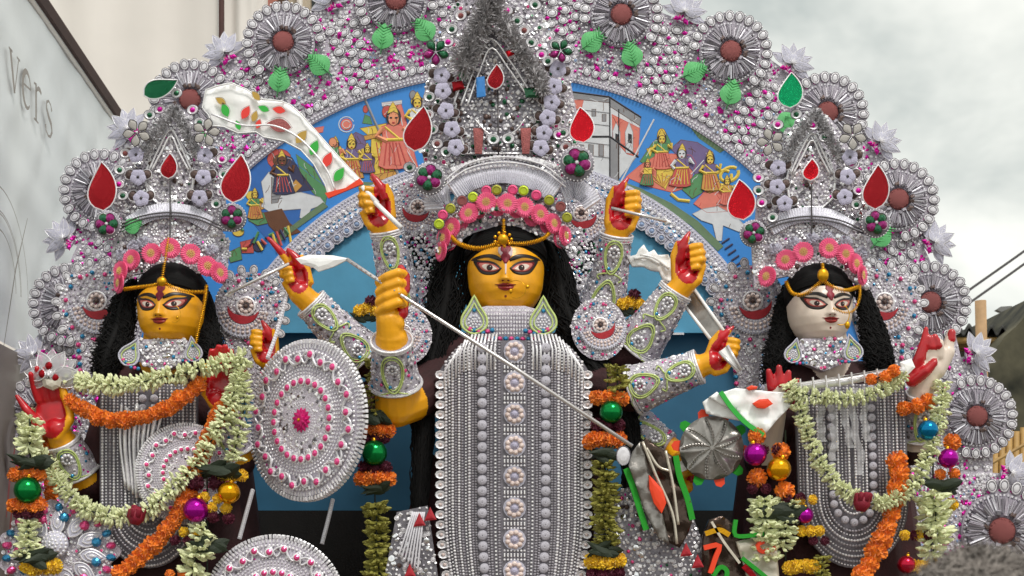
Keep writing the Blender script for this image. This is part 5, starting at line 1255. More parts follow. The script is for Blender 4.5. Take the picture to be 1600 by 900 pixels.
YS = -.02
side_crown('silver crown with two long dark red leaf gems, left of the central crown', 265, 262, YS,
    [(161,292,6,1.12,'red_leaf_gem'),(371,280,-6,1.12,'red_leaf_gem'),(252,138,-62,1,'green_leaf')], [(168,351,0,1),(363,340,30,1)], [(214,207,10),(322,207,40)],
    [(234,180,'green_eyed_gem'),(250,171,'pink_eyed_gem'),(301,172,'pink_eyed_gem'),(312,192,'green_eyed_gem'),(347,249,'pink_eyed_gem'),(350,273,'green_eyed_gem'),(347,300,'pink_eyed_gem'),(187,266,'green_eyed_gem'),(186,288,'pink_eyed_gem'),(192,306,'green_eyed_gem'),(276,146,'green_eyed_gem'),(196,240,'red_eyed_gem'),(338,319,'green_eyed_gem')],
    [(213,242),(216,277),(221,310),(320,243),(318,277),(312,309)],
    [(189,424,0,-40),(206,406,50,-26),(237,396,10,-12),(266,388,60,0),(298,397,20,12),(324,416,70,28),(342,426,30,48),(187,442,0,-55)], [(190,400),(208,386),(330,392),(345,412),(225,380),(305,380)],
    [(209,352,-60,.9,'mint_leaf')], 'red_drop_gem')
side_crown('silver crown with bright crumpled red foil leaf and emerald leaf, above the pale face', 1267, 268, YS,
    [(1158,313,10,1.05,'bright_red_leaf_gem'),(1369,293,0,1.02,'red_leaf_gem'),(1235,142,2,1.02,'emerald_leaf')], [(1177,365,15,.95),(1368,349,40,1.02)], [(1204,222,0),(1332,212,20)],
    [(1215,195,'pink_eyed_gem'),(1244,179,'green_eyed_gem'),(1270,196,'pink_eyed_gem'),(1302,226,'pink_eyed_gem'),(1288,215,'green_eyed_gem'),(1185,278,'pink_eyed_gem'),(1185,298,'green_eyed_gem'),(1190,317,'pink_eyed_gem'),(1341,298,'pink_eyed_gem'),(1338,320,'green_eyed_gem'),(1207,340,'green_eyed_gem'),(1330,256,'pink_eyed_gem')],
    [(1216,262),(1214,292),(1226,318),(1328,246),(1324,276),(1320,308)],
    [(1199,432,0,-45),(1228,406,50,-24),(1255,394,10,-8),(1295,388,60,6),(1320,397,20,18),(1336,412,70,38),(1346,430,30,58)], [(1240,380),(1268,374),(1290,370),(1320,378),(1345,395),(1210,390)],
    [(1232,190,30,.6,'mint_leaf')], 'bright_red_drop_gem')
# ================================================================ BEADED BREASTPLATES
T['bead8'] = t_bead('silver',7,.9); T['beadd'] = t_bead('silver_mid',6,.9); T['beadw'] = t_block('silver_bright')
def t_stud():
    b = MB(); loft(b, [ring_pts(14,8,0),ring_pts(14,8,2),ring_pts(14,6.5,4.6),ring_pts(14,3,6)], 'stud', False)
    for i in range(9): b.stamp(T['bead'], LT(*pol(5,i*40),4.4,0,.9), 'stud')
    b.stamp(T['bead'], LT(0,0,5.8,0,1), 'silver_dark'); return b
def t_eyescallop():
    b = MB(); P = [(-11,0),(-5,6),(3,7.6),(9,5),(11,0),(9,-5),(3,-7.6),(-5,-6)]; prism(b, P, 0, 2, 'pearl'); tube(b, [(x*.85,y*.85,2.4) for x,y in P], 1.6, 'silver_bright', 5, closed=True)
    b.stamp(T['opal'], LT(1,0,1.6,0,4.2,3.4,4)); return b
def t_plateflower():
    b = MB(); prism(b, ell(0,0,17,18,16), -1, 1, 'lace_lilac')
    for i in range(9): b.stamp(T['opal'], LT(*pol(11,40*i),1,0,4.6))
    b.stamp(T['pearl'], LT(0,0,1,0,6,6,5), 'lavender'); return b
def upath(cx, off, y0, yb, top=None, n=60, sq=1.0):
    """points of one nested U: left side down, round, right side up; returns (px,py)"""
    P = []; h = abs(off)*sq
    yy = yb-h
    for i in range(n): P.append((cx-off, y0+(yy-y0)*i/n))
    for i in range(n+1): a = math.pi*i/n; P.append((cx-off*math.cos(a), yy+h*math.sin(a)))
    for i in range(1,n+1): P.append((cx+off, yy+(y0-yy)*i/n))
    return P
def along(P, step):
    P = np.array(P); s = np.concatenate([[0],np.cumsum(np.linalg.norm(np.diff(P,axis=0),axis=1))]); n = max(2,int(s[-1]/step)); q = (np.arange(n)+.5)*s[-1]/n
    x = np.interp(q,s,P[:,0]); y = np.interp(q,s,P[:,1]); tx = np.gradient(x); ty = np.gradient(y)
    return [(a,b,math.degrees(math.atan2(-d,c))) for a,b,c,d in zip(x,y,tx,ty)]
bp = thing('breastplate', 'long silver beaded breastplate with studs and scalloped edge on the tall central idol', 'breastplate', W(803,900,-.2))
def YB(x): return -.2 + ((x-803)/122)**2*.1
CB, TOPB = 803, 532
def topy(o): return TOPB + (max(0,abs(o)-70)/55)**1.6*62
b = MB(); vs = []; nx, ny = 30, 40
for i in range(nx+1):
    o = -116+232*i/nx
    for j in range(ny+1):
        yb = 985 - 30*(1-math.sqrt(max(0,1-(o/118)**2))); y = topy(o)+(yb-topy(o))*j/ny
        p = W(CB+o, y, YB(CB+o)); p.y += .0; vs.append(tuple(p))
nv = len(vs); vs += [(x,y+.02,z) for x,y,z in vs]
fs = [(i*(ny+1)+j,i*(ny+1)+j+1,(i+1)*(ny+1)+j+1,(i+1)*(ny+1)+j) for i in range(nx) for j in range(ny)]
fs += [tuple(nv+q for q in reversed(f)) for f in fs]
b.add(vs, fs, 'backing_dark'); part('backing', b, bp, True)
b = MB()
cols = [(23,'beadd',2.5),(29,'beadw',3.4),(35.5,'beadd',2.5),(40.5,'beadd',2.3),(59,'beadd',2.4),(64,'beadd',2.4),(69.5,'bead8',2.8),(75,'beadw',2.8),(80.5,'beadd',2.6),(85.5,'bead8',2.6),(90.5,'beadd',2.5),(95.5,'bead8',2.8),(100.5,'beadw',3),(106,'bead8',3)]
def yoff(o, y): # columns draw in towards the rounded bottom
    t = max(0,(y-800)/190); return o*(1-.32*t*t)
for o,key,q in cols:
    for s in (-1,1):
        y = topy(o)+2; st = q*1.75
        while y < 980:
            x = CB+s*yoff(o,y); b.stamp(T[key], frame(x,y,YB(x)-.002) @ LT(0,0,0,0,q,q*.82,q)); y += st
part('bead_columns', b, bp, kind='stuff')
for o in (49.5,):
    for s in (-1,1):
        y = topy(o)+12
        while y < 985: x = CB+s*yoff(o,y); place('stud', shared('stud', t_stud, False), bp, frame(x,y,YB(x)-.002,rng.uniform(0,60),1.02)); y += 17.2
for s in (-1,1):
    y = 586
    while y < 985:
        x = CB+s*yoff(114,y); place('scallop', shared('eye_scallop', t_eyescallop), bp, frame(x,y,YB(x)-.004,rng.uniform(-6,6),.86,0,s)); y += 15.6
b = MB(); y = 549; k_ = 0
while y < 990:
    place('rosette', shared('plate_flower', t_plateflower), bp, frame(CB+1,y,-.204,k_*13,1.0)); k_ += 1
    for i in range(-3,4): b.stamp(T['brightblock'], frame(CB+1+i*5.2,y+24.5,-.203) @ LT(0,0,0,0,2.4,6,3))
    for i in range(-3,4): b.stamp(T['bead'], frame(CB+1+i*5.2,y+17.5,-.203) @ LT(0,0,0,0,2)); b.stamp(T['bead'], frame(CB+1+i*5.2,y+31.5,-.203) @ LT(0,0,0,0,2))
    y += 49
part('spacer_bars', b, bp, kind='stuff')
b = MB()
for s in (-1,1):
    for i in range(14):
        o = 30+i*6; tube(b, [W(CB+s*o*.9,topy(o)-10+max(0,o-70)*.15,-.19+.06*(o/120)**2), W(CB+s*o,topy(o)+14,YB(CB+o)-.006), W(CB+s*o,topy(o)+46,YB(CB+o)-.004)], .0042, 'silver_bright', 5)
part('metal_strips', b, bp, True, 'stuff')

def chain_plate(label, cx, y0, offs, yb, Y, stud_at, top_w=1.0, skew=0):
    t = thing('breastplate', label, 'breastplate', W(cx,yb,Y))
    mx_ = max(offs); F = frame(cx,y0,Y); P = [(x+skew*(y-y0)/200,y) for x,y in upath(cx,mx_+4,y0,yb+4,n=20,sq=1.25)]
    px_prism(t, 'backing', P, Y+.012, 10, 'backing_dark')
    b = MB()
    for i,o in enumerate(offs):
        for x,y,a in along(upath(cx,o,y0,yb-(mx_-o)*1.35,n=40,sq=1.25), 4.8):
            x += skew*(y-y0)/200; z = Y+((x-cx)/mx_)**2*.006-.004
            b.stamp(T[('bead8','beadd','silverblock')[i%3]], frame(x,y,z,a) @ LT(0,0,0,0,2.5,2.2,2.4))
    part('bead_chains', b, t, kind='stuff')
    for x,y,a in along(upath(cx,stud_at,y0,yb-(mx_-stud_at)*1.35,n=40,sq=1.25), 15):
        x += skew*(y-y0)/200; place('stud', SH['stud'], t, frame(x,y,Y+((x-cx)/mx_)**2*.006-.006,a,.8))
    return t
lp_ = chain_plate('silver bead chain breastplate hanging under the orange garland of the left idol', 232, 600, [18,24,30,36,42,48,54,60,66,72], 884, -.13, 9)
b = MB()
for i in range(9): tube(b, wpath([(190+i*8,632+i%3*5,-.145),(188+i*7,690,-.15-.004*(i%2)),(196+i*6,760+i%4*6,-.145)],14), .005+.002*(i%2), 'silver_bright', 4)
part('foil_strips', b, lp_, True)
chain_plate('silver bead chain breastplate with grey studs on the pale faced idol', 1328, 600, [5,10.5,16,22,42,47,53,59,65,71,77,82], 884, -.13, 32, skew=6)

# ================================================================ ROUND SHIELDS
def shield(label, px, py, Y, k, yaw, seed=1, grp=None):
    q = random.Random(seed); F = frame(px,py,Y,0,k,yaw); t = thing('round_shield', label, 'shield', W(px,py,Y), grp)
    def P_(name, b, kind=None, sm_=False): c = MB(); c.stamp(b,F); return part(name, c, t, sm_, kind)
    b = MB(); loft(b, [ring_pts(64,118,-8),ring_pts(64,120,0),ring_pts(64,90,3),ring_pts(64,20,7)], 'lace'); P_('disc', b)
    b = MB()
    for rr,n,h in ((124.5,120,6),(117,112,4)):
        for i in range(n): a = 360*i/n; b.stamp(T['silverblock' if q.random()<.7 else 'block'], LT(*pol(rr,a),q.uniform(0,2)-2,a,7.2,3.3,h))
    for i in range(100): a = 3.6*i; b.stamp(T['chip'], LT(*pol(121,a),-8,a,10,3.4,8))
    P_('rim_blocks', b, 'stuff')
    b = MB()
    for rr,n,key,s_ in ((109,96,'bead',2.8),(86,84,'silverblock',3),(80,78,'block',3),(74.5,74,'silverblock',2.8),(69,70,'bead',2.6),(53,60,'bead',2.2),(24,34,'pearl',2.1),(28.5,36,'bead',2)):
        for i in range(n): a = 360*i/n; b.stamp(T[key], LT(*pol(rr,a),3+(110-rr)*.03,a,s_))
    for i in range(150):
        rr = q.uniform(31,52); a = q.uniform(0,360); s_ = q.uniform(2,4.4); b.stamp(T[q.choices(['chip','chipd','seq','brightblock','brown'],[4,2,2,1,.6])[0]], LT(*pol(rr,a),5,a,s_,s_,s_*.7,q.uniform(-25,25),q.uniform(-25,25)))
    for i in range(150):
        rr = q.uniform(89,107); a = q.uniform(0,360); s_ = q.uniform(2,4); b.stamp(T[q.choices(['chip','chipd','seq','bead','dia'],[4,3,2,2,1])[0]], LT(*pol(rr,a),3,a,s_,s_,s_*.6,q.uniform(-25,25),q.uniform(-25,25)))
    P_('mirror_chips', b, 'stuff')
    b = MB(); N = 24; z = []
    for i in range(N*8+1):
        a = 360*i/(N*8); ph = i/8*math.pi*2/1.0; z.append((*pol(98+9*math.sin(math.radians(a)*N/1.0*1.0), a), 6+1.2*math.cos(math.radians(a)*N)))
    tube(b, z[:-1], 2.1, 'pearl', 5, closed=True); z2 = [(*pol(98-9*math.sin(math.radians(360*i/192)*12), 360*i/192), 7) for i in range(192)]; tube(b, z2, 1.9, 'pearl', 5, closed=True); P_('zigzag_cord', b, None, True)
    g = lambda: (lambda b: (loft(b,[ring_pts(12,6.2,0),ring_pts(12,6.2,2.5),ring_pts(12,4.6,3)],'silver_bright',False), b.stamp(t_bead('pink_gem',10),LT(0,0,2,0,5,5,4.4)), b)[2])(MB())
    for i in range(24): place('pink_gem', shared('pink_gem', g), t, F @ LT(*pol(61.5,15*i),5,0,1.2))
    for i in range(24): place('pink_gem', SH['pink_gem'], t, F @ LT(*pol(100+(4 if i%2 else -3),15*i+4),5,0,1.25))
    b = MB(); 
    for lay in range(3):
        for i in range(14-lay*3):
            a = 360*i/(14-lay*3)+lay*11; prism(b, [(x*math.cos(R(a))-(y+11-lay*2.5)*math.sin(R(a)), x*math.sin(R(a))+(y+11-lay*2.5)*math.cos(R(a))) for x,y in leaf_outline(5,9-lay*1.6,4.4,.9)], 7+lay*2, 8.4+lay*2, 'magenta_petal', None, 1)
    b.stamp(T['goldbead'], LT(0,0,13,0,3)); P_('magenta_flower', b)
    return t
shield('upright round silver shield with magenta centre, left of the central breastplate', 476, 657, -.2, .99, -37)
shield('lower silver shield showing only its top arc, below the upright magenta shield', 428, 948, -.22, .88, -4, 2)
s3 = shield('small dim silver shield half hidden behind the white garland of the left idol', 292, 740, -.155, .62, 25, 3)
for label, pts in (('white beaded strap running above the upright shield to its top left', [(448,462,-.05),(434,515,-.12),(418,560,-.19)]),
                   ('white beaded strap slanting down between the two round shields', [(395,765,-.19),(384,805,-.2),(374,842,-.2)]),
                   ('thin grey beaded strap on the dark gap right of the shields', [(520,780,-.12),(512,815,-.13),(503,850,-.14)])):
    P,L_ = crom(pts, 26); b = MB(); tube(b, [W(*p) for p in P], .007, 'white_cord', 6)
    for i in range(25):
        p = P[i]; d = P[i+1]-P[i]; b.stamp(T['block'], frame(p[0],p[1],p[2]-.006,math.degrees(math.atan2(-d[1],d[0]))) @ LT(0,0,0,0,2.2,4.6,3))
    tag(part('beaded_strap', b), label, 'strap')

# ================================================================ HELD THINGS
from mathutils.geometry import delaunay_2d_cdt
from mathutils import noise
def foil(parent, name, poly, Y, mat, amp=5, step=6, w=0, seed=0, freq=.05):
    """crumpled foil sheet cut to a (px,py) outline, with a flat back"""
    cx = sum(p[0] for p in poly)/len(poly); cy = sum(p[1] for p in poly)/len(poly); q = [(x-cx, cy-y) for x,y in poly]
    ring = []
    for i in range(len(q)):
        a, c = q[i], q[(i+1)%len(q)]; n = max(1,int(math.hypot(c[0]-a[0],c[1]-a[1])/step))
        ring += [(a[0]+(c[0]-a[0])*t/n, a[1]+(c[1]-a[1])*t/n) for t in range(n)]
    if sum(ring[i-1][0]*ring[i][1]-ring[i][0]*ring[i-1][1] for i in range(len(ring))) < 0: ring = ring[::-1]
    V = [Vector(p) for p in ring]; N = len(V); r = random.Random(seed+int(cx))
    x = min(p[0] for p in q)
    while x < max(p[0] for p in q):
        y = min(p[1] for p in q)
        while y < max(p[1] for p in q):
            a = (x+r.uniform(-.3,.3)*step, y+r.uniform(-.3,.3)*step)
            if inpoly(*a, q) and min((a[0]-p[0])**2+(a[1]-p[1])**2 for p in ring) > (step*.4)**2: V.append(Vector(a))
            y += step
        x += step
    vo, eo, fo, *_ = delaunay_2d_cdt(V, [(i,(i+1)%N) for i in range(N)], [list(range(N))], 1, 1e-4)
    def hz(p):
        t = noise.noise(Vector((p[0]*freq+seed, p[1]*freq, seed*1.7)))+.5*abs(noise.noise(Vector((p[0]*freq*2.3, p[1]*freq*2.3+seed, 3))))
        return w+amp*t
    n = len(vo); vs = [(p[0],p[1],hz(p)) for p in vo]+[(p[0],p[1],w-amp-3) for p in vo]
    fs = [tuple(f) for f in fo]; fs = [f if sum(vo[f[k-1]][0]*vo[f[k]][1]-vo[f[k]][0]*vo[f[k-1]][1] for k in range(3)) > 0 else f[::-1] for f in fs]
    b = MB(); side = [(i,(i+1)%N,n+(i+1)%N,n+i) for i in range(N)]
    b.add(vs, fs+[tuple(n+k for k in reversed(f)) for f in fs]+[tuple(reversed(f)) for f in side], mat)
    c = MB(); c.stamp(b, frame(cx,cy,Y)); return part(name, c, parent, True)
def flat_strip(parent, name, pts, hw, Y, th, mat, w=0):
    P, _ = crom(pts, 12); L_, Rr = [], []
    for i in range(12):
        d = P[min(11,i+1)]-P[max(0,i-1)]; d = d/np.linalg.norm(d); L_.append((P[i][0]-d[1]*hw, P[i][1]+d[0]*hw)); Rr.append((P[i][0]+d[1]*hw, P[i][1]-d[0]*hw))
    return px_prism(parent, name, L_+Rr[::-1], Y, th, mat, w)
def rod(b, p, q, r, mat, n=8, rings=0): tube(b, [W(*p), W(*q)], r, mat, n)
# white foil sword
sw = thing('foil_sword', 'broad curved white foil sword with coloured leaf stickers, gripped by the upper left hand', 'sword', W(590,330,-.02))
BL = [(513,308),(508,288),(490,256),(470,234),(444,220),(412,214),(400,206),(372,208),(350,198),(330,196),(326,180),(316,168),(322,140),(340,134),(362,130),(386,140),(404,154),(440,158),(454,164),(470,178),(500,212),(532,248),(567,284)]
cx_, cy_ = 440, 210; F = frame(cx_,cy_,.0); q = [(x-cx_, cy_-y) for x,y in BL]; foil(sw, 'blade', BL, .004, 'white_foil', 4, 7, -4, 8, .045)
b = MB(); tube(b, [(x,y,0) for x,y in q], 1.1, 'white_foil', 5, closed=True); sp_ = [(x-cx_,cy_-y,1) for x,y in [(330,178),(380,196),(425,196),(462,212),(490,238),(512,268),(524,298)]]; tube(b, [tuple(p) for p in crom(sp_,30)[0]], 1.8, 'silver_bright', 6, flat=.5); c = MB(); c.stamp(b,F); part('blade_edge', c, sw, True)
for x,y,rot,k,m in ((352,172,20,.9,'green_sticker'),(384,176,-30,.9,'red_sticker'),(345,158,60,.7,'gold_sticker'),(398,182,-20,.7,'gold_sticker'),(412,170,70,.7,'green_sticker'),(400,150,40,.7,'gold_sticker'),(436,172,80,.8,'red_sticker'),(372,196,20,.6,'green_sticker'),(404,194,-20,.6,'red_sticker'),(436,196,80,1.5,'rose_core'),(471,214,-40,1,'gold_sticker'),(491,231,-25,1,'green_sticker'),(512,250,-25,1.02,'red_sticker'),(530,273,-35,1,'green_sticker')):
    k *= 1.3; b = MB(); prism(b, leaf_outline(8,10*k,5.4*k,.9), 0, .8, m); tube(b, [(xx,yy,.8) for xx,yy in leaf_outline(8,11*k,6.4*k,.9)], .35, 'print_grey', 3, closed=True); c = MB(); c.stamp(b, frame(x,y,0,rot) @ LT(0,0,.6)); part('leaf_sticker', c, sw)
px_prism(sw, 'orange_trim', [(508,302),(513,310),(568,287),(562,279),(540,294)], -.005, 5, 'orange_sticker', 2)
b = MB(); rod(b, (566,292,-.03), (590,318,-.035), .009, 'white_foil'); rod(b, (586,316,-.045), (627,356,-.09), .0085, 'white_foil'); part('hilt', b, sw, True)
# long spear
sp = thing('spear', 'long thin silver spear crossing the breastplate from the front fist, leaf blade up left', 'spear', W(610,462,-.3))
b = MB(); P = [W(542,405,-.3),W(612,452,-.345),W(800,572,-.36),W(988,697,-.36)]; tube(b, P, .0062, 'steel', 8); part('shaft', b, sp, True)
b = MB(); 
for i in range(60):
    p = W(542+446*i/60,405+292*i/60,-.3-.05*min(1,i/10)-.0062)
    b.stamp(T['beadd'], Matrix.Translation(p) @ Matrix.Rotation(R(90),4,'X') @ Matrix.Diagonal((.003,.003,.002,1)))
part('twist_marks', b, sp, kind='stuff')
px_prism(sp, 'blade', [(546,404),(520,399),(482,398),(462,404),(470,412),(490,418),(497,424),(520,417)], -.29, 5, 'white_foil', 0, 3)
aw = thing('arrow', 'short grey arrow held by the pointing hand at the left', 'arrow', W(400,440,-.1)); b = MB(); rod(b, (356,459,-.12), (452,412,-.11), .0055, 'steel'); part('shaft', b, aw, True); px_prism(aw, 'tip', [(350,462),(362,452),(368,456),(358,464)], -.12, 4, 'steel', 0, 1)
aw = thing('arrow', 'short silver arrow in the fist of the upper right arm', 'arrow', W(1000,335,-.05)); b = MB(); rod(b, (955,325,-.05), (1042,346,-.06), .0055, 'steel'); part('shaft', b, aw, True); px_prism(aw, 'tip', [(1040,341),(1050,348),(1040,352),(1036,346)], -.06, 4, 'steel', 0, 1)
# sword on the right
sr = thing('sword', 'straight silver sword with jagged white crest, held by the two right hands', 'sword', W(1080,470,-.02))
foil(sr, 'crest', [(980,402),(994,398),(998,390),(1006,382),(1014,394),(1022,390),(1028,398),(1044,398),(1052,412),(1066,430),(1060,448),(1046,440),(1036,438),(1030,424),(1018,422),(1006,416),(988,416)], .03, 'white_foil', 6, 5, 0, 9, .08)
for p in ([(990,404),(1010,402),(1030,412)],[(1000,398),(1024,404),(1046,420)]):
    b = MB(); tube(b, wpath([(x,y,.02) for x,y in p],10), .006, 'white_foil', 5); part('crest_ridge', b, sr, True)
def blade_px(parent, name, a, c, w0, w1, Y0, Y1, mat, edge):
    d = np.array(c)-np.array(a); n = np.array([-d[1],d[0]])/np.linalg.norm(d); b = MB(); A = [(*(np.array(a)+n*w0),Y0),(*(np.array(c)+n*w1),Y1),(*(np.array(c)-n*w1),Y1),(*(np.array(a)-n*w0),Y0)]; V = [W(*p) for p in A]
    b.add([tuple(v) for v in V]+[tuple(v+Vector((0,.012,0))) for v in V], [(0,3,2,1),(4,5,6,7),(0,1,5,4),(1,2,6,5),(2,3,7,6),(3,0,4,7)], mat); o = part(name, b, parent)
    b = MB(); tube(b, [V[0]-Vector((0,.003,0)),V[1]-Vector((0,.003,0))], .006, edge, 6); tube(b, [V[3]-Vector((0,.003,0)),V[2]-Vector((0,.003,0))], .006, edge, 6); part(name+'_edge', b, o, True)
blade_px(sr, 'blade', (1064,448), (1122,526), 14, 12, .03, -.09, 'foil_grey', 'white_foil'); blade_px(sr, 'blade_tip', (1130,545), (1156,580), 8, 2, -.2, -.21, 'white_foil', 'steel')
# foil lotus in the open hand
lf = thing('foil_lotus', 'clear crinkled foil lotus held above the open red palm at far left', 'flower', W(80,590,-.17)); Fl = frame(80,588,-.16)
for q in range(9):
    t_ = 90+(q-4)*27; place('petal', shared('foil_petal', lambda: (lambda b: (prism(b, leaf_outline(8,20,11,.8), 0, 1, 'cellophane', None, 3), tube(b,[(x,y,1) for x,y in leaf_outline(8,20,11,.8)],.8,'silver_bright',4,closed=True), b)[2])(MB())), lf, Fl @ LT(*pol(24,t_),(q%2)*3,t_-90,1.05,1.05,1,-20))
for q in range(7): t_ = 90+(q-3)*30; place('petal', SH['foil_petal'], lf, Fl @ LT(*pol(11,t_),5,t_-90,.7,.7,.7,-35))
for x,y in ((-14,-4),(6,2),(-4,-16)): px_prism(lf, 'red_bead', [(80+x+a,588+y+c_) for a,c_ in ell(0,0,6,7,8)], -.18, 4, 'red_foil', 0, 3)
px_prism(lf, 'cup', [(64,588),(98,588),(94,604),(82,610),(68,604)], -.175, 6, 'foil_cream', 0, 4)
# white leaf blade, chakra, axe, foil pieces at the right
wl = thing('white_foil_piece', 'white crinkled foil piece with red almond and green edge beside the lute', 'foil piece', W(1170,640,-.2))
foil(wl, 'sheet', [(1108,620),(1150,606),(1180,610),(1226,613),(1236,634),(1216,654),(1194,680),(1172,664),(1150,640),(1128,632)], -.2, 'white_foil', 6, 5)
foil(wl, 'under_sheet', [(1098,628),(1120,612),(1150,636),(1168,660),(1130,652),(1104,646)], -.18, 'white_foil', 4, 5, 0, 3)
flat_strip(wl, 'green_edge', [(1126,612),(1144,638),(1166,661),(1193,680)], 3.6, -.215, 4, 'green_sticker')
px_prism(wl, 'red_almond', [(1176,630),(1186,624),(1200,623),(1208,631),(1196,638),(1184,637)], -.222, 8, 'orange_sticker', 0, 1); px_prism(wl, 'red_almond', [(1166,606),(1174,602),(1184,604),(1182,608),(1170,610)], -.21, 2, 'orange_sticker', 0, 1)
ch = thing('pleated_disc', 'dull grey pleated foil disc rimmed with red and green tabs', 'disc', W(1112,700,-.15)); F = frame(1112,700,-.16)
b = MB(); vs = [(0,0,7)]; n = 96
for ri in range(1,9):
    for i in range(n):
        r_ = 50*ri/8; a = 2*math.pi*i/n; sw_ = a*9+r_*.045; vs.append((r_*math.cos(a), r_*math.sin(a)*.98, 7-6*(ri/8)**2+2.6*(ri/8)*(1-abs(math.sin(sw_/2))**.5*2)))
fs = [(0,1+i,1+(i+1)%n) for i in range(n)]
for ri in range(7): fs += [(1+ri*n+i,1+(ri+1)*n+i,1+(ri+1)*n+(i+1)%n,1+ri*n+(i+1)%n) for i in range(n)]
b.add(vs, fs, 'foil_grey'); loft(b, [ring_pts(n,50,-4),ring_pts(n,50,0)], 'foil_grey'); c = MB(); c.stamp(b,F); part('disc', c, ch, True)
for i,m in enumerate(('felt_green','orange_sticker','orange_sticker','felt_green','red_sticker','felt_green','orange_sticker','felt_green','foil_grey','orange_sticker')):
    a = 140-36*i; b = MB(); prism(b, [(-9,-7),(9,-7),(7,5),(0,9),(-7,5)], -3, -1, m); c = MB(); c.stamp(b, F @ LT(*pol(54,a),-2,a-90)); part('tab', c, ch)
for i in range(9):
    a = 40*i; b = MB(); N=10; P = [(*pol(4+44*j/N, a+j*2.2), 9-6*(j/N)**2) for j in range(N+1)]; tube(b, P, 1, 'foil_grey', 4)
    for j in range(2,N): b.stamp(T['chip'], LT(P[j][0],P[j][1],P[j][2]-.5,a+j*2.2,1.2,3.2,1.6), 'foil_grey')
    c = MB(); c.stamp(b,F); part('ridge', c, ch)
ax = thing('foil_axe', 'dark crumpled foil axe head with red almond and green felt edges', 'axe', W(1035,770,-.2))
foil(ax, 'dark_sheet', [(998,700),(1008,684),(1034,702),(1058,718),(1070,760),(1084,800),(1076,832),(1062,856),(1042,846),(1024,800),(1008,752)], -.2, 'foil_dark', 9, 6, 2, 5)
foil(ax, 'light_sheet', [(988,706),(1000,690),(1010,720),(1020,760),(1034,800),(1046,850),(1030,842),(1008,800),(994,760),(982,728)], -.218, 'foil_grey', 6, 6, 3, 7)
px_prism(ax, 'red_almond', [(1014,742),(1024,752),(1036,766),(1041,786),(1034,802),(1022,786),(1015,764)], -.24, 8, 'orange_sticker', 0, 2)
for P in ([(978,732),(990,764),(1001,800),(1010,828)],[(1056,712),(1062,744),(1074,778),(1082,812)]):
    flat_strip(ax, 'felt_edge', P, 4.6, -.215, 5, 'felt_green')
for P in ([(1004,690),(1024,740),(1050,800),(1058,850)],[(1040,704),(1052,760),(1060,820)],[(1010,700),(1028,728),(1046,736)]):
    b = MB(); tube(b, wpath([(x,y,-.232) for x,y in P],18), .005, 'foil_cream', 5); part('crease', b, ax, True)
px_prism(ax, 'eyelet', [(x+974,y+712) for x,y in ell(0,0,11,15,14)], -.21, 5, 'pearl', 2, 2, 'silver_dark')
f1 = thing('dark_foil_piece', 'dark printed foil piece with an orange hooked stripe and green curl, below the pleated disc', 'foil piece', W(1140,860,-.2))
foil(f1, 'sheet', [(1098,838),(1108,812),(1128,806),(1148,820),(1160,856),(1176,900),(1190,940),(1100,940),(1096,880)], -.2, 'foil_dark', 8, 7, 0, 4)
for P,m,r_ in (([(1100,856),(1124,852),(1118,872),(1110,896)],'orange_sticker',.012),([(1114,900),(1126,886),(1136,892),(1134,908)],'felt_green',.011),([(1102,834),(1124,828),(1140,836)],'gold',.012),([(1112,815),(1130,845),(1156,880)],'foil_cream',.006)):
    flat_strip(f1, 'stripe', P, r_*330, -.224, 8, m)
f2 = thing('cream_foil_piece', 'cream crinkled foil piece with red hook and green edging, below the pale idol', 'foil piece', W(1190,860,-.2))
foil(f2, 'sheet', [(1150,846),(1170,842),(1205,846),(1214,860),(1218,900),(1222,940),(1176,940),(1164,890)], -.21, 'foil_cream', 8, 7, 0, 6)
for P,m,r_ in (([(1150,812),(1148,834),(1160,838),(1194,834)],'felt_green',.009),([(1194,846),(1184,852),(1192,862),(1212,856)],'orange_sticker',.009),([(1160,872),(1180,888),(1200,904)],'felt_green',.009),([(1162,884),(1180,904),(1190,930)],'red_foil',.012)):
    flat_strip(f2, 'stripe', P, r_*360, -.232, 8, m)
# lute across the pale idol's hands
lu = thing('lute', 'silver foil lute lying across both hands of the pale faced idol', 'lute', W(1320,595,-.2))
b = MB(); tube(b, [W(1236,606,-.2),W(1320,596,-.2),W(1412,578,-.19)], .022, 'silver_bright', 10, [.015,.014,.01]); part('neck', b, lu, True)
for i in range(8): b = MB(); tube(b, [W(1250+i*20,592-i*2.6,-.225),W(1252+i*20,612-i*2.6,-.225)], .0035, 'steel', 5); part('fret', b, lu)
for i in range(3): b = MB(); tube(b, [W(1238,600+i*3,-.226),W(1410,573+i*2.4,-.212)], .001, 'steel', 4); part('string', b, lu)
px_prism(lu, 'peg_head', [(1406,566),(1424,560),(1430,574),(1416,588)], -.19, 6, 'white_foil', 0, 3)
b = MB()
for P in ([(1290,612,-.21),(1282,650,-.2),(1286,690,-.19)],[(1310,610,-.215),(1322,660,-.21),(1330,700,-.2)],[(1335,606,-.22),(1334,660,-.215),(1346,720,-.2),(1342,742,-.2)],[(1300,615,-.21),(1304,680,-.2),(1300,720,-.19)],[(1352,604,-.22),(1350,650,-.21),(1356,690,-.2)]):
    A = wpath(P,16); n_ = len(A)
    vs = [tuple(p+Vector((dx*.012+.004*math.sin(i*1.3),.004*math.sin(i*1.9+dx),0))) for i,p in enumerate(A) for dx in (-1,0,1)]
    b.add(vs, [(i*3+k_,i*3+k_+1,i*3+4+k_,i*3+3+k_) for i in range(n_-1) for k_ in (0,1)], 'cellophane')
tag(part('plastic_ribbon', b, None, True), 'torn clear plastic ribbons hanging from the lute over the beaded chest', 'ribbon')
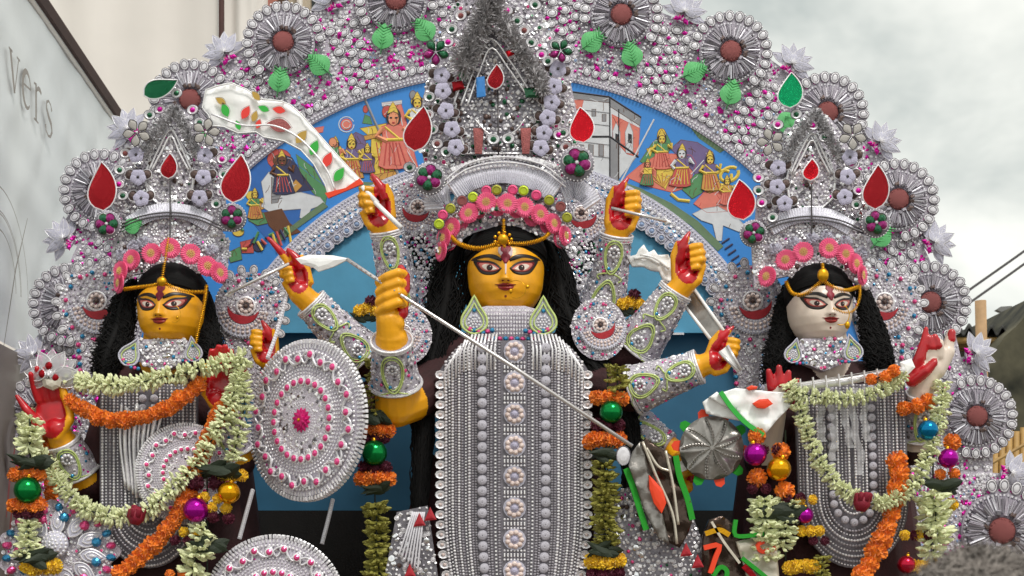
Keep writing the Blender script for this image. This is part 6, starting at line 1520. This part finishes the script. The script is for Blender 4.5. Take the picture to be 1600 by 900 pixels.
# lotus ornament at the lower left corner, small figure's fan
lo = thing('jewelled_lotus', 'jewelled silver lotus medallion with blue and pink gems in the lower left corner', 'ornament', W(90,850,-.2)); F = frame(92,862,-.2)
b = MB(); prism(b, [((90+7*math.cos(11*i*math.pi/44))*math.cos(i*math.pi/44),(76+7*math.cos(11*i*math.pi/44))*math.sin(i*math.pi/44)) for i in range(88)], -8, -2, 'lace'); c = MB(); c.stamp(b,F); part('disc', c, lo)
b = MB(); encrust(b, F, ell(0,0,90,76,30), 8, [(4,'chip',2,3.6),(3,'seq',3,4.6),(2,'bead',1.8,3),(1,'seqp',3,4)], -2, 16); part('disc_jewels', b, lo, kind='stuff')
def t_bigpetal():
    b = MB(); P = leaf_outline(9,26,15,.75); prism(b, P, 0, 2, 'lace_lilac', None, 3); tube(b, [(x,y,2) for x,y in P], 2, 'pearl', 5, closed=True); tube(b, [(x*.6,y*.6,4) for x,y in P], 1.4, 'silver_bright', 5, closed=True); b.stamp(T['pearl'], LT(0,-2,3,0,5,8,4)); return b
for i in range(11):
    a = 90+32.7*i; place('petal', shared('big_petal', t_bigpetal), lo, F @ LT(56*math.cos(R(a)),48*math.sin(R(a)),3,a-90,.7,.82,1,-10))
for i in range(22): a = 16.4*i+8; place('jewel', SH['blue_jewel' if i%2 else 'pink_jewel'], lo, F @ LT(82*math.cos(R(a)),69*math.sin(R(a)),0,a,2,1.5))
for i in range(11): a = 32.7*i+16; place('jewel', SH['pink_jewel' if i%2 else 'blue_jewel'], lo, F @ LT(62*math.cos(R(a)),54*math.sin(R(a)),4,a,2))
b = MB(); loft(b, [ring_pts(20,21,0),ring_pts(20,21,5),ring_pts(20,12,12),ring_pts(20,3,14)], 'lace_lilac', False)
for rr,n,z in ((0,1,14),(6,7,13),(12,13,11),(18,19,7)):
    for i in range(n): b.stamp(T['pearl'], LT(*pol(rr,360*i/n),z-1,0,2.9))
c = MB(); c.stamp(b, F @ LT(-4,12,4)); part('pearl_boss', c, lo)

# ================================================================ FLOWERS AND GARLANDS
def t_marigold(m, seed):
    def f():
        b = MB(); q = random.Random(seed); loft(b, [[(x*.72,y*.72,z*.72) for x,y,z in r] for r in [ring_pts(10,math.cos(a),math.sin(a)) for a in (-1.4,-.8,0,.8,1.4)]], m)
        for i in range(95):
            z = 1-2*(i+.5)/95; a = i*2.39996; r_ = math.sqrt(1-z*z); d = Vector((r_*math.cos(a),r_*math.sin(a),z)); t_ = Vector((-math.sin(a),math.cos(a),0)); u_ = d.cross(t_); ro = q.uniform(0,3.1); e = t_*math.cos(ro)+u_*math.sin(ro); g_ = d.cross(e)
            L2 = q.uniform(.92,1.1); w = .17*q.uniform(.8,1.2)
            b.add([tuple(d*.62-e*w*.5), tuple(d*.62+e*w*.5), tuple(d*L2*.95+e*w+g_*.06), tuple(d*L2+g_*.12), tuple(d*L2*.95-e*w+g_*.06)], [(0,1,2,3,4)], m)
        return b
    return f
for mm in ('marigold','marigold_yellow','marigold_maroon'):
    for sd in range(2): SHF[f'{mm}_{sd}'] = t_marigold(mm, sd)
def t_whorl(m, seed):
    def f():
        b = MB(); q = random.Random(seed)
        for i in range(9):
            a = 2*math.pi*i/9+q.uniform(-.2,.2); L2 = q.uniform(.8,1.25); z = q.uniform(-.35,.35); d = Vector((math.cos(a),math.sin(a),z)); e = Vector((-math.sin(a),math.cos(a),0))
            P = [d*(.15+L2*k_)+Vector((0,0,.22*math.sin(k_*3)*q.uniform(.3,1.2))) for k_ in (0,.35,.75,1)]
            tube(b, P, 0, m, 5, [.1,.13,.2,.07])
            tip = P[-1]
            for s in (-1,1): b.add([tuple(P[2]+e*.1*s),tuple(P[2]+e*.3*s+d*.12),tuple(tip+e*.16*s+d*.05),tuple(tip)], [(0,1,2,3)], m)
        return b
    return f
for mm in ('tuberose','tuberose_old'):
    for sd in range(3): SHF[f'{mm}_{sd}'] = t_whorl(mm, sd)
def t_rosebud():
    b = MB(); loft(b, [ring_pts(12,.5,-1),ring_pts(12,.95,-.3),ring_pts(12,.9,.5),ring_pts(12,.4,1)], 'rosebud')
    for i in range(7): a = i*51; prism(b, [(x*.5+.62*math.cos(R(a)),y*.5+.62*math.sin(R(a))) for x,y in ring2(.8,8)], -.4+.1*i, .5+.09*i, 'rosebud', None, .2)
    return b
SHF['rosebud'] = t_rosebud
def t_bauble(m):
    def f():
        b = t_sphere(m,24,16); loft(b, [ring_pts(10,.22,.92),ring_pts(10,.22,1.16),ring_pts(10,.16,1.2)], 'gold', False); tube(b, [(.1*math.cos(x*.7),0,1.25+.1*math.sin(x*.7)) for x in range(9)], .025, 'gold', 4); return b
    return f
for c_ in ('green','gold','magenta','blue','red'): SHF['bauble_'+c_] = t_bauble('bauble_'+c_)
def t_bladeleaf():
    b = MB(); P = leaf_outline(8,1,.35,.7); prism(b, P, 0, .05, 'leaf_dark', None, .12); return b
SHF['dark_leaf'] = t_bladeleaf
def ori(o, t, spin, k):
    t = t.normalized(); x = t.cross(Vector((0,-1,.13))); x.normalize(); y = t.cross(x)
    return Matrix.Translation(o) @ Matrix((x,y,t)).transposed().to_4x4() @ Matrix.Rotation(spin,4,'Z') @ Matrix.Diagonal((k,k,k,1))
PN = {'marigold':'marigold','marigold_yellow':'yellow_marigold','marigold_maroon':'maroon_flower','tuberose':'tuberose_whorl','tuberose_old':'tuberose_whorl'}
def flow(t, kind, pts, r, step=None, jit=1.5, nv=None):
    P,L_ = crom(pts, 200); s = S(pts[0][2]); Wp = [W(*p) for p in P]; tot = sum((Wp[i+1]-Wp[i]).length for i in range(199)); step = (step or r*1.35)*s; n = max(2,int(tot/step)); Q,_ = crom([tuple(p) for p in Wp], n); Q = [Vector(q) for q in Q]
    nv = nv or (3 if 'tuberose' in kind else 2)
    for i,p in enumerate(Q):
        d = Q[min(n-1,i+1)]-Q[max(0,i-1)]; v = rng.randrange(nv); j = Vector((rng.gauss(0,jit),rng.gauss(0,jit),rng.gauss(0,jit)))*s
        place(PN[kind], shared(f'{kind}_{v}', SHF[f'{kind}_{v}'], 'marigold' in kind), t, ori(p+j, d+Vector((rng.gauss(0,.1),rng.gauss(0,.1),rng.gauss(0,.1)))*d.length, rng.uniform(0,6.3), r*s*rng.uniform(.86,1.12)))
    b = MB(); tube(b, Q, .0025, 'leaf_dark', 5); part('string', b, t)
def garland(label, kind, pts, r, step=None, extra=None, grp=None, jit=1.5):
    m_ = pts[len(pts)//2]; t = thing('garland', label, 'garland', W(*m_), grp); flow(t, kind, pts, r, step, jit)
    for nm,x,y,Y,rr in extra or (): place(nm, shared(nm, SHF[nm], True), t, ori(W(x,y,Y), Vector((.2,.1,1)), rng.uniform(0,6), rr*S(Y)))
    return t
garland('long white tuberose garland looping low across the left idol, dark red rosebud at bottom', 'tuberose', [(40,640,-.12),(48,690,-.16),(72,722,-.2),(100,765,-.22),(140,797,-.23),(190,808,-.24),(232,795,-.25),(272,762,-.25),(312,716,-.24),(345,662,-.23),(366,610,-.22),(378,566,-.19)], 12.5, 6.2, [('rosebud',213,806,-.27,14)])
garland('short white tuberose garland over the shoulders of the left idol', 'tuberose', [(112,596,-.14),(160,602,-.19),(215,598,-.22),(262,588,-.22),(320,576,-.21),(378,560,-.18)], 13, 6)
garland('orange marigold garland in a shallow curve below the white one on the left idol', 'marigold', [(112,628,-.15),(140,646,-.19),(185,656,-.21),(230,650,-.22),(275,630,-.21),(308,600,-.19)], 13, 11)
garland('long orange marigold string slanting down from the left idol past the shield', 'marigold', [(345,640,-.19),(325,692,-.215),(305,740,-.22),(285,790,-.23),(245,845,-.24),(190,895,-.25)], 14.5, 15, jit=1)
garland('orange marigold string behind the far left red hand', 'marigold', [(76,668,-.09),(82,710,-.1),(80,760,-.1),(78,800,-.1)], 12, 13)
garland('yellowish tuberose bunch hanging right of the left idol, edge of the shield', 'tuberose', [(378,580,-.2),(382,630,-.21),(372,680,-.22),(365,715,-.22)], 12.5, 7)
garland('white tuberose garland in a deep loop on the pale idol, rosebud at bottom', 'tuberose', [(1232,595,-.2),(1250,640,-.21),(1266,690,-.22),(1290,735,-.23),(1325,772,-.24),(1370,788,-.24),(1412,772,-.23),(1440,735,-.22),(1456,695,-.21),(1468,650,-.19),(1474,600,-.16)], 11.5, 6, [('rosebud',1347,785,-.27,14)])
garland('upper white tuberose garland lying along the lute of the pale idol', 'tuberose', [(1240,612,-.22),(1290,622,-.23),(1335,622,-.235),(1380,608,-.23),(1410,590,-.21)], 10.5, 6)
garland('orange marigold string swinging down the front of the pale idol', 'marigold', [(1404,720,-.2),(1402,770,-.215),(1392,810,-.22),(1376,850,-.23),(1348,900,-.24)], 16.5, 19, jit=1)
garland('little orange marigold tuft beside the raised pale hand', 'marigold', [(1362,592,-.23),(1384,588,-.235),(1398,580,-.235)], 10, 10)
garland('orange marigold string on the right forearm sleeve of the pale idol', 'marigold', [(1412,640,-.15),(1430,634,-.16),(1448,628,-.14)], 13, 11)

def strand(label, items, Y, cat='flower string', old=False):
    ys = [i[2] for i in items]; xs = [i[1] for i in items]; t = thing('flower_string', label, cat, W(sum(xs)/len(xs), min(ys), Y)); s = S(Y)
    b = MB(); tube(b, [W(sum(xs)/len(xs), min(ys)-8, Y+.02), W(sum(xs)/len(xs), max(ys)+8, Y+.02)], .003, 'leaf_dark', 5); part('string', b, t)
    for it in items:
        k_, x, y, r = it[:4]
        if k_ in ('o','y','m'):      # ring of small flowers
            kind = {'o':'marigold','y':'marigold_yellow','m':'marigold_maroon'}[k_]; n = it[4] if len(it) > 4 else 1
            for i in range(n):
                a = math.pi*(i+.5)/n if n > 1 else math.pi/2; rr = r*(.62 if n > 1 else 1)
                place(PN[kind], shared(f'{kind}_{i%2}', SHF[f'{kind}_{i%2}'], True), t, Matrix.Translation(W(x-r*1.05*math.cos(a)*(n>1), y+rng.uniform(-2,2), Y-.012*math.sin(a)*(n>1))) @ Matrix.Rotation(rng.uniform(0,6),4,'Z') @ Matrix.Rotation(rng.uniform(0,6),4,'X') @ Matrix.Diagonal((rr*s,rr*s,rr*s,1)))
        elif k_.startswith('b_'):
            nm = 'bauble_'+k_[2:]; place('bauble', shared(nm, SHF[nm], True), t, Matrix.Translation(W(x,y,Y-.02)) @ Matrix.Rotation(rng.uniform(-.3,.3),4,'Y') @ Matrix.Diagonal((r*s,r*s,r*s,1)))
        elif k_ in ('t','T'):         # tuft column: x, y0, r, y1
            kind = 'tuberose' if k_ == 't' else 'tuberose_old'; y1 = it[4]; x1 = it[5] if len(it) > 5 else x
            flow(t, kind, [(x,y,Y),((x+x1)/2,(y+y1)/2,Y-.01),(x1,y1,Y)], r, 6.5, 2)
        elif k_ == 'l':               # dark leaf bundle
            for i in range(6): place('dark_leaf', shared('dark_leaf', SHF['dark_leaf']), t, frame(x+rng.uniform(-.5,.5)*r,y+rng.uniform(-4,4),Y-.012-.004*i,90+rng.uniform(-35,35)) @ LT(0,0,0,0,r*.95,r*1.1,r,rng.uniform(-30,30),rng.uniform(-30,30)))
    return t
strand('green bauble string with marigold rings beside the central breastplate, by the upright shield', [('T',585,560,13,640),('l',586,652,24),('o',586,672,20,5),('m',586,686,16,3),('b_green',585,708,20),('m',586,730,18,3),('o',586,748,21,6),('l',586,766,20),('T',588,785,17,905)], -.17)
strand('green bauble string with marigolds and old leaves right of the central breastplate', [('T',965,575,16,612),('o',952,622,20,5),('b_green',955,644,18),('m',950,664,18,3),('o',945,688,22,6),('l',945,710,20),('T',946,720,17,850),('l',946,862,22),('y',946,878,21,6),('m',946,898,20,4)], -.17)
strand('green bauble between orange marigold rings at the far left edge', [('t',46,655,16,700),('l',44,724,26),('o',42,740,19,5),('b_green',43,766,21),('o',42,790,20,5),('m',44,802,16,3),('t',44,812,16,866),('l',56,872,26),('y',64,886,21,5)], -.26)
strand('magenta and gold baubles with yellow marigolds left of the lower shield', [('l',345,735,30),('m',322,755,22,2),('y',362,744,17,3),('b_gold',358,770,17.5),('y',330,778,14,2),('b_magenta',306,797,19.5),('y',342,794,15,2),('m',345,808,16,2),('y',298,832,14,2),('m',284,846,14,2),('t',322,826,19,890,300),('l',320,850,26),('o',275,897,13,2)], -.235)
strand('gold bauble and purple bauble with orange marigolds between white foil and pale idol', [('o',1182,680,14),('b_magenta',1180,710,18),('o',1183,748,16),('m',1186,762,14,2),('o',1220,704,15),('m',1204,702,14,2),('b_gold',1217,733,19),('o',1226,767,16),('m',1240,780,14,2),('y',1260,782,13,2),('b_magenta',1258,805,13),('t',1196,775,20,868),('t',1236,785,15,850,1222),('y',1266,830,15,3),('m',1280,845,12,2),('l',1220,800,30),('y',1252,886,19,4),('T',1284,870,12,905)], -.2)
strand('blue and magenta baubles beside the white garland at the right of the pale idol', [('b_blue',1450,672,16),('o',1488,690,14),('b_magenta',1482,716,15.5),('o',1480,742,15,2),('l',1470,758,24),('t',1462,770,22,838),('y',1487,790,11),('m',1440,835,14,2),('y',1424,838,14,2),('t',1455,840,18,862),('b_red',1416,882,14),('y',1440,884,19,3)], -.2)
for label,x,y in (('yellow flower posy tucked on the right arm of the central idol',985,472),('small yellow posy behind the front fist of the central idol',574,482)):
    t = thing('posy', label, 'posy', W(x,y,.0))
    for dx,dy,k_ in ((-12,4,'marigold_yellow'),(0,0,'marigold_yellow'),(12,3,'marigold_yellow'),(6,-10,'marigold_maroon')): place(PN[k_], shared(k_+'_0', SHF[k_+'_0'], True), t, Matrix.Translation(W(x+dx,y+dy,-.0)) @ Matrix.Diagonal((11*S(0),)*3+(1,)))
    for i in range(4): place('dark_leaf', SH['dark_leaf'] if 'dark_leaf' in SH else shared('dark_leaf', SHF['dark_leaf']), t, frame(x-15+i*11,y+14,.0,90+i*20-30) @ LT(0,0,0,0,16))

# ================================================================ SPECTATOR'S HEAD IN FRONT
pe = thing('person', 'spectator of whom only tousled grey hair shows, in front at the bottom right', 'person', (.49,-3.4,0))
Bp = Body('skin'); hx, hy, hz = .512, -3.4, 1.466
Bp.mass(Matrix.Translation((hx,hy,hz)) @ Matrix.Diagonal((.078,.095,.115,1))); Bp.bone((hx,hy,hz-.09),.055,(hx,hy+.01,hz-.2),.06); Bp.bone((hx-.16,hy,hz-.27),.06,(hx+.16,hy,hz-.27),.06); Bp.mass(Matrix.Translation((hx,hy,hz-.5)) @ Matrix.Diagonal((.2,.12,.3,1)))
Bp.bone((hx-.09,hy,hz-.75),.085,(hx-.1,hy,.1),.055); Bp.bone((hx+.09,hy,hz-.75),.085,(hx+.1,hy,.1),.055); Bp.bone((hx-.2,hy,hz-.28),.05,(hx-.24,hy+.04,hz-.75),.035); Bp.bone((hx+.2,hy,hz-.28),.05,(hx+.24,hy+.04,hz-.75),.035)
for s in (-1,1): Bp.bone((hx+s*.079,hy,hz-.01),.016,(hx+s*.082,hy-.01,hz-.03),.014); Bp.bone((hx+s*.1,hy,.1),.05,(hx+s*.1,hy+.12,.06),.04)
Bp.build('body', pe, .01)
b = MB(); sp_ = t_sphere('shirt',24,14); b.stamp(sp_, Matrix.Translation((hx,hy,hz-.5)) @ Matrix.Diagonal((.225,.15,.31,1))); tube(b, [(hx-.2,hy,hz-.27),(hx,hy,hz-.245),(hx+.2,hy,hz-.27)], .075, 'shirt', 12); part('shirt', b, pe, True)
b = MB(); q = random.Random(9)
b.stamp(t_sphere('grey_hair',20,12), Matrix.Translation((hx,hy-.012,hz+.02)) @ Matrix.Diagonal((.088,.1,.112,1)))
for i in range(5200):
    a = q.uniform(0,6.283); zz = q.uniform(-.25,1); r_ = math.sqrt(1-zz*zz) if zz < 1 else 0; d = Vector((r_*math.cos(a),r_*math.sin(a),zz)); p = Vector((hx,hy-.012,hz+.02))+Vector((d.x*.088,d.y*.1,d.z*.112)); L2 = q.uniform(.02,.055)
    t_ = Vector((q.gauss(.3,.6),q.gauss(-.1,.5),q.gauss(-.1,.3)))-d*0; t_ = (t_-d*t_.dot(d)).normalized(); e = d.cross(t_)*.0009; m1 = p+t_*L2*.5+d*.012; m2 = p+t_*L2+d*.016*q.uniform(.2,1.3)
    b.add([tuple(p-e),tuple(p+e),tuple(m1+e),tuple(m1-e),tuple(m2)], [(0,1,2,3),(3,2,4)], 'grey_hair')
part('hair', b, pe)
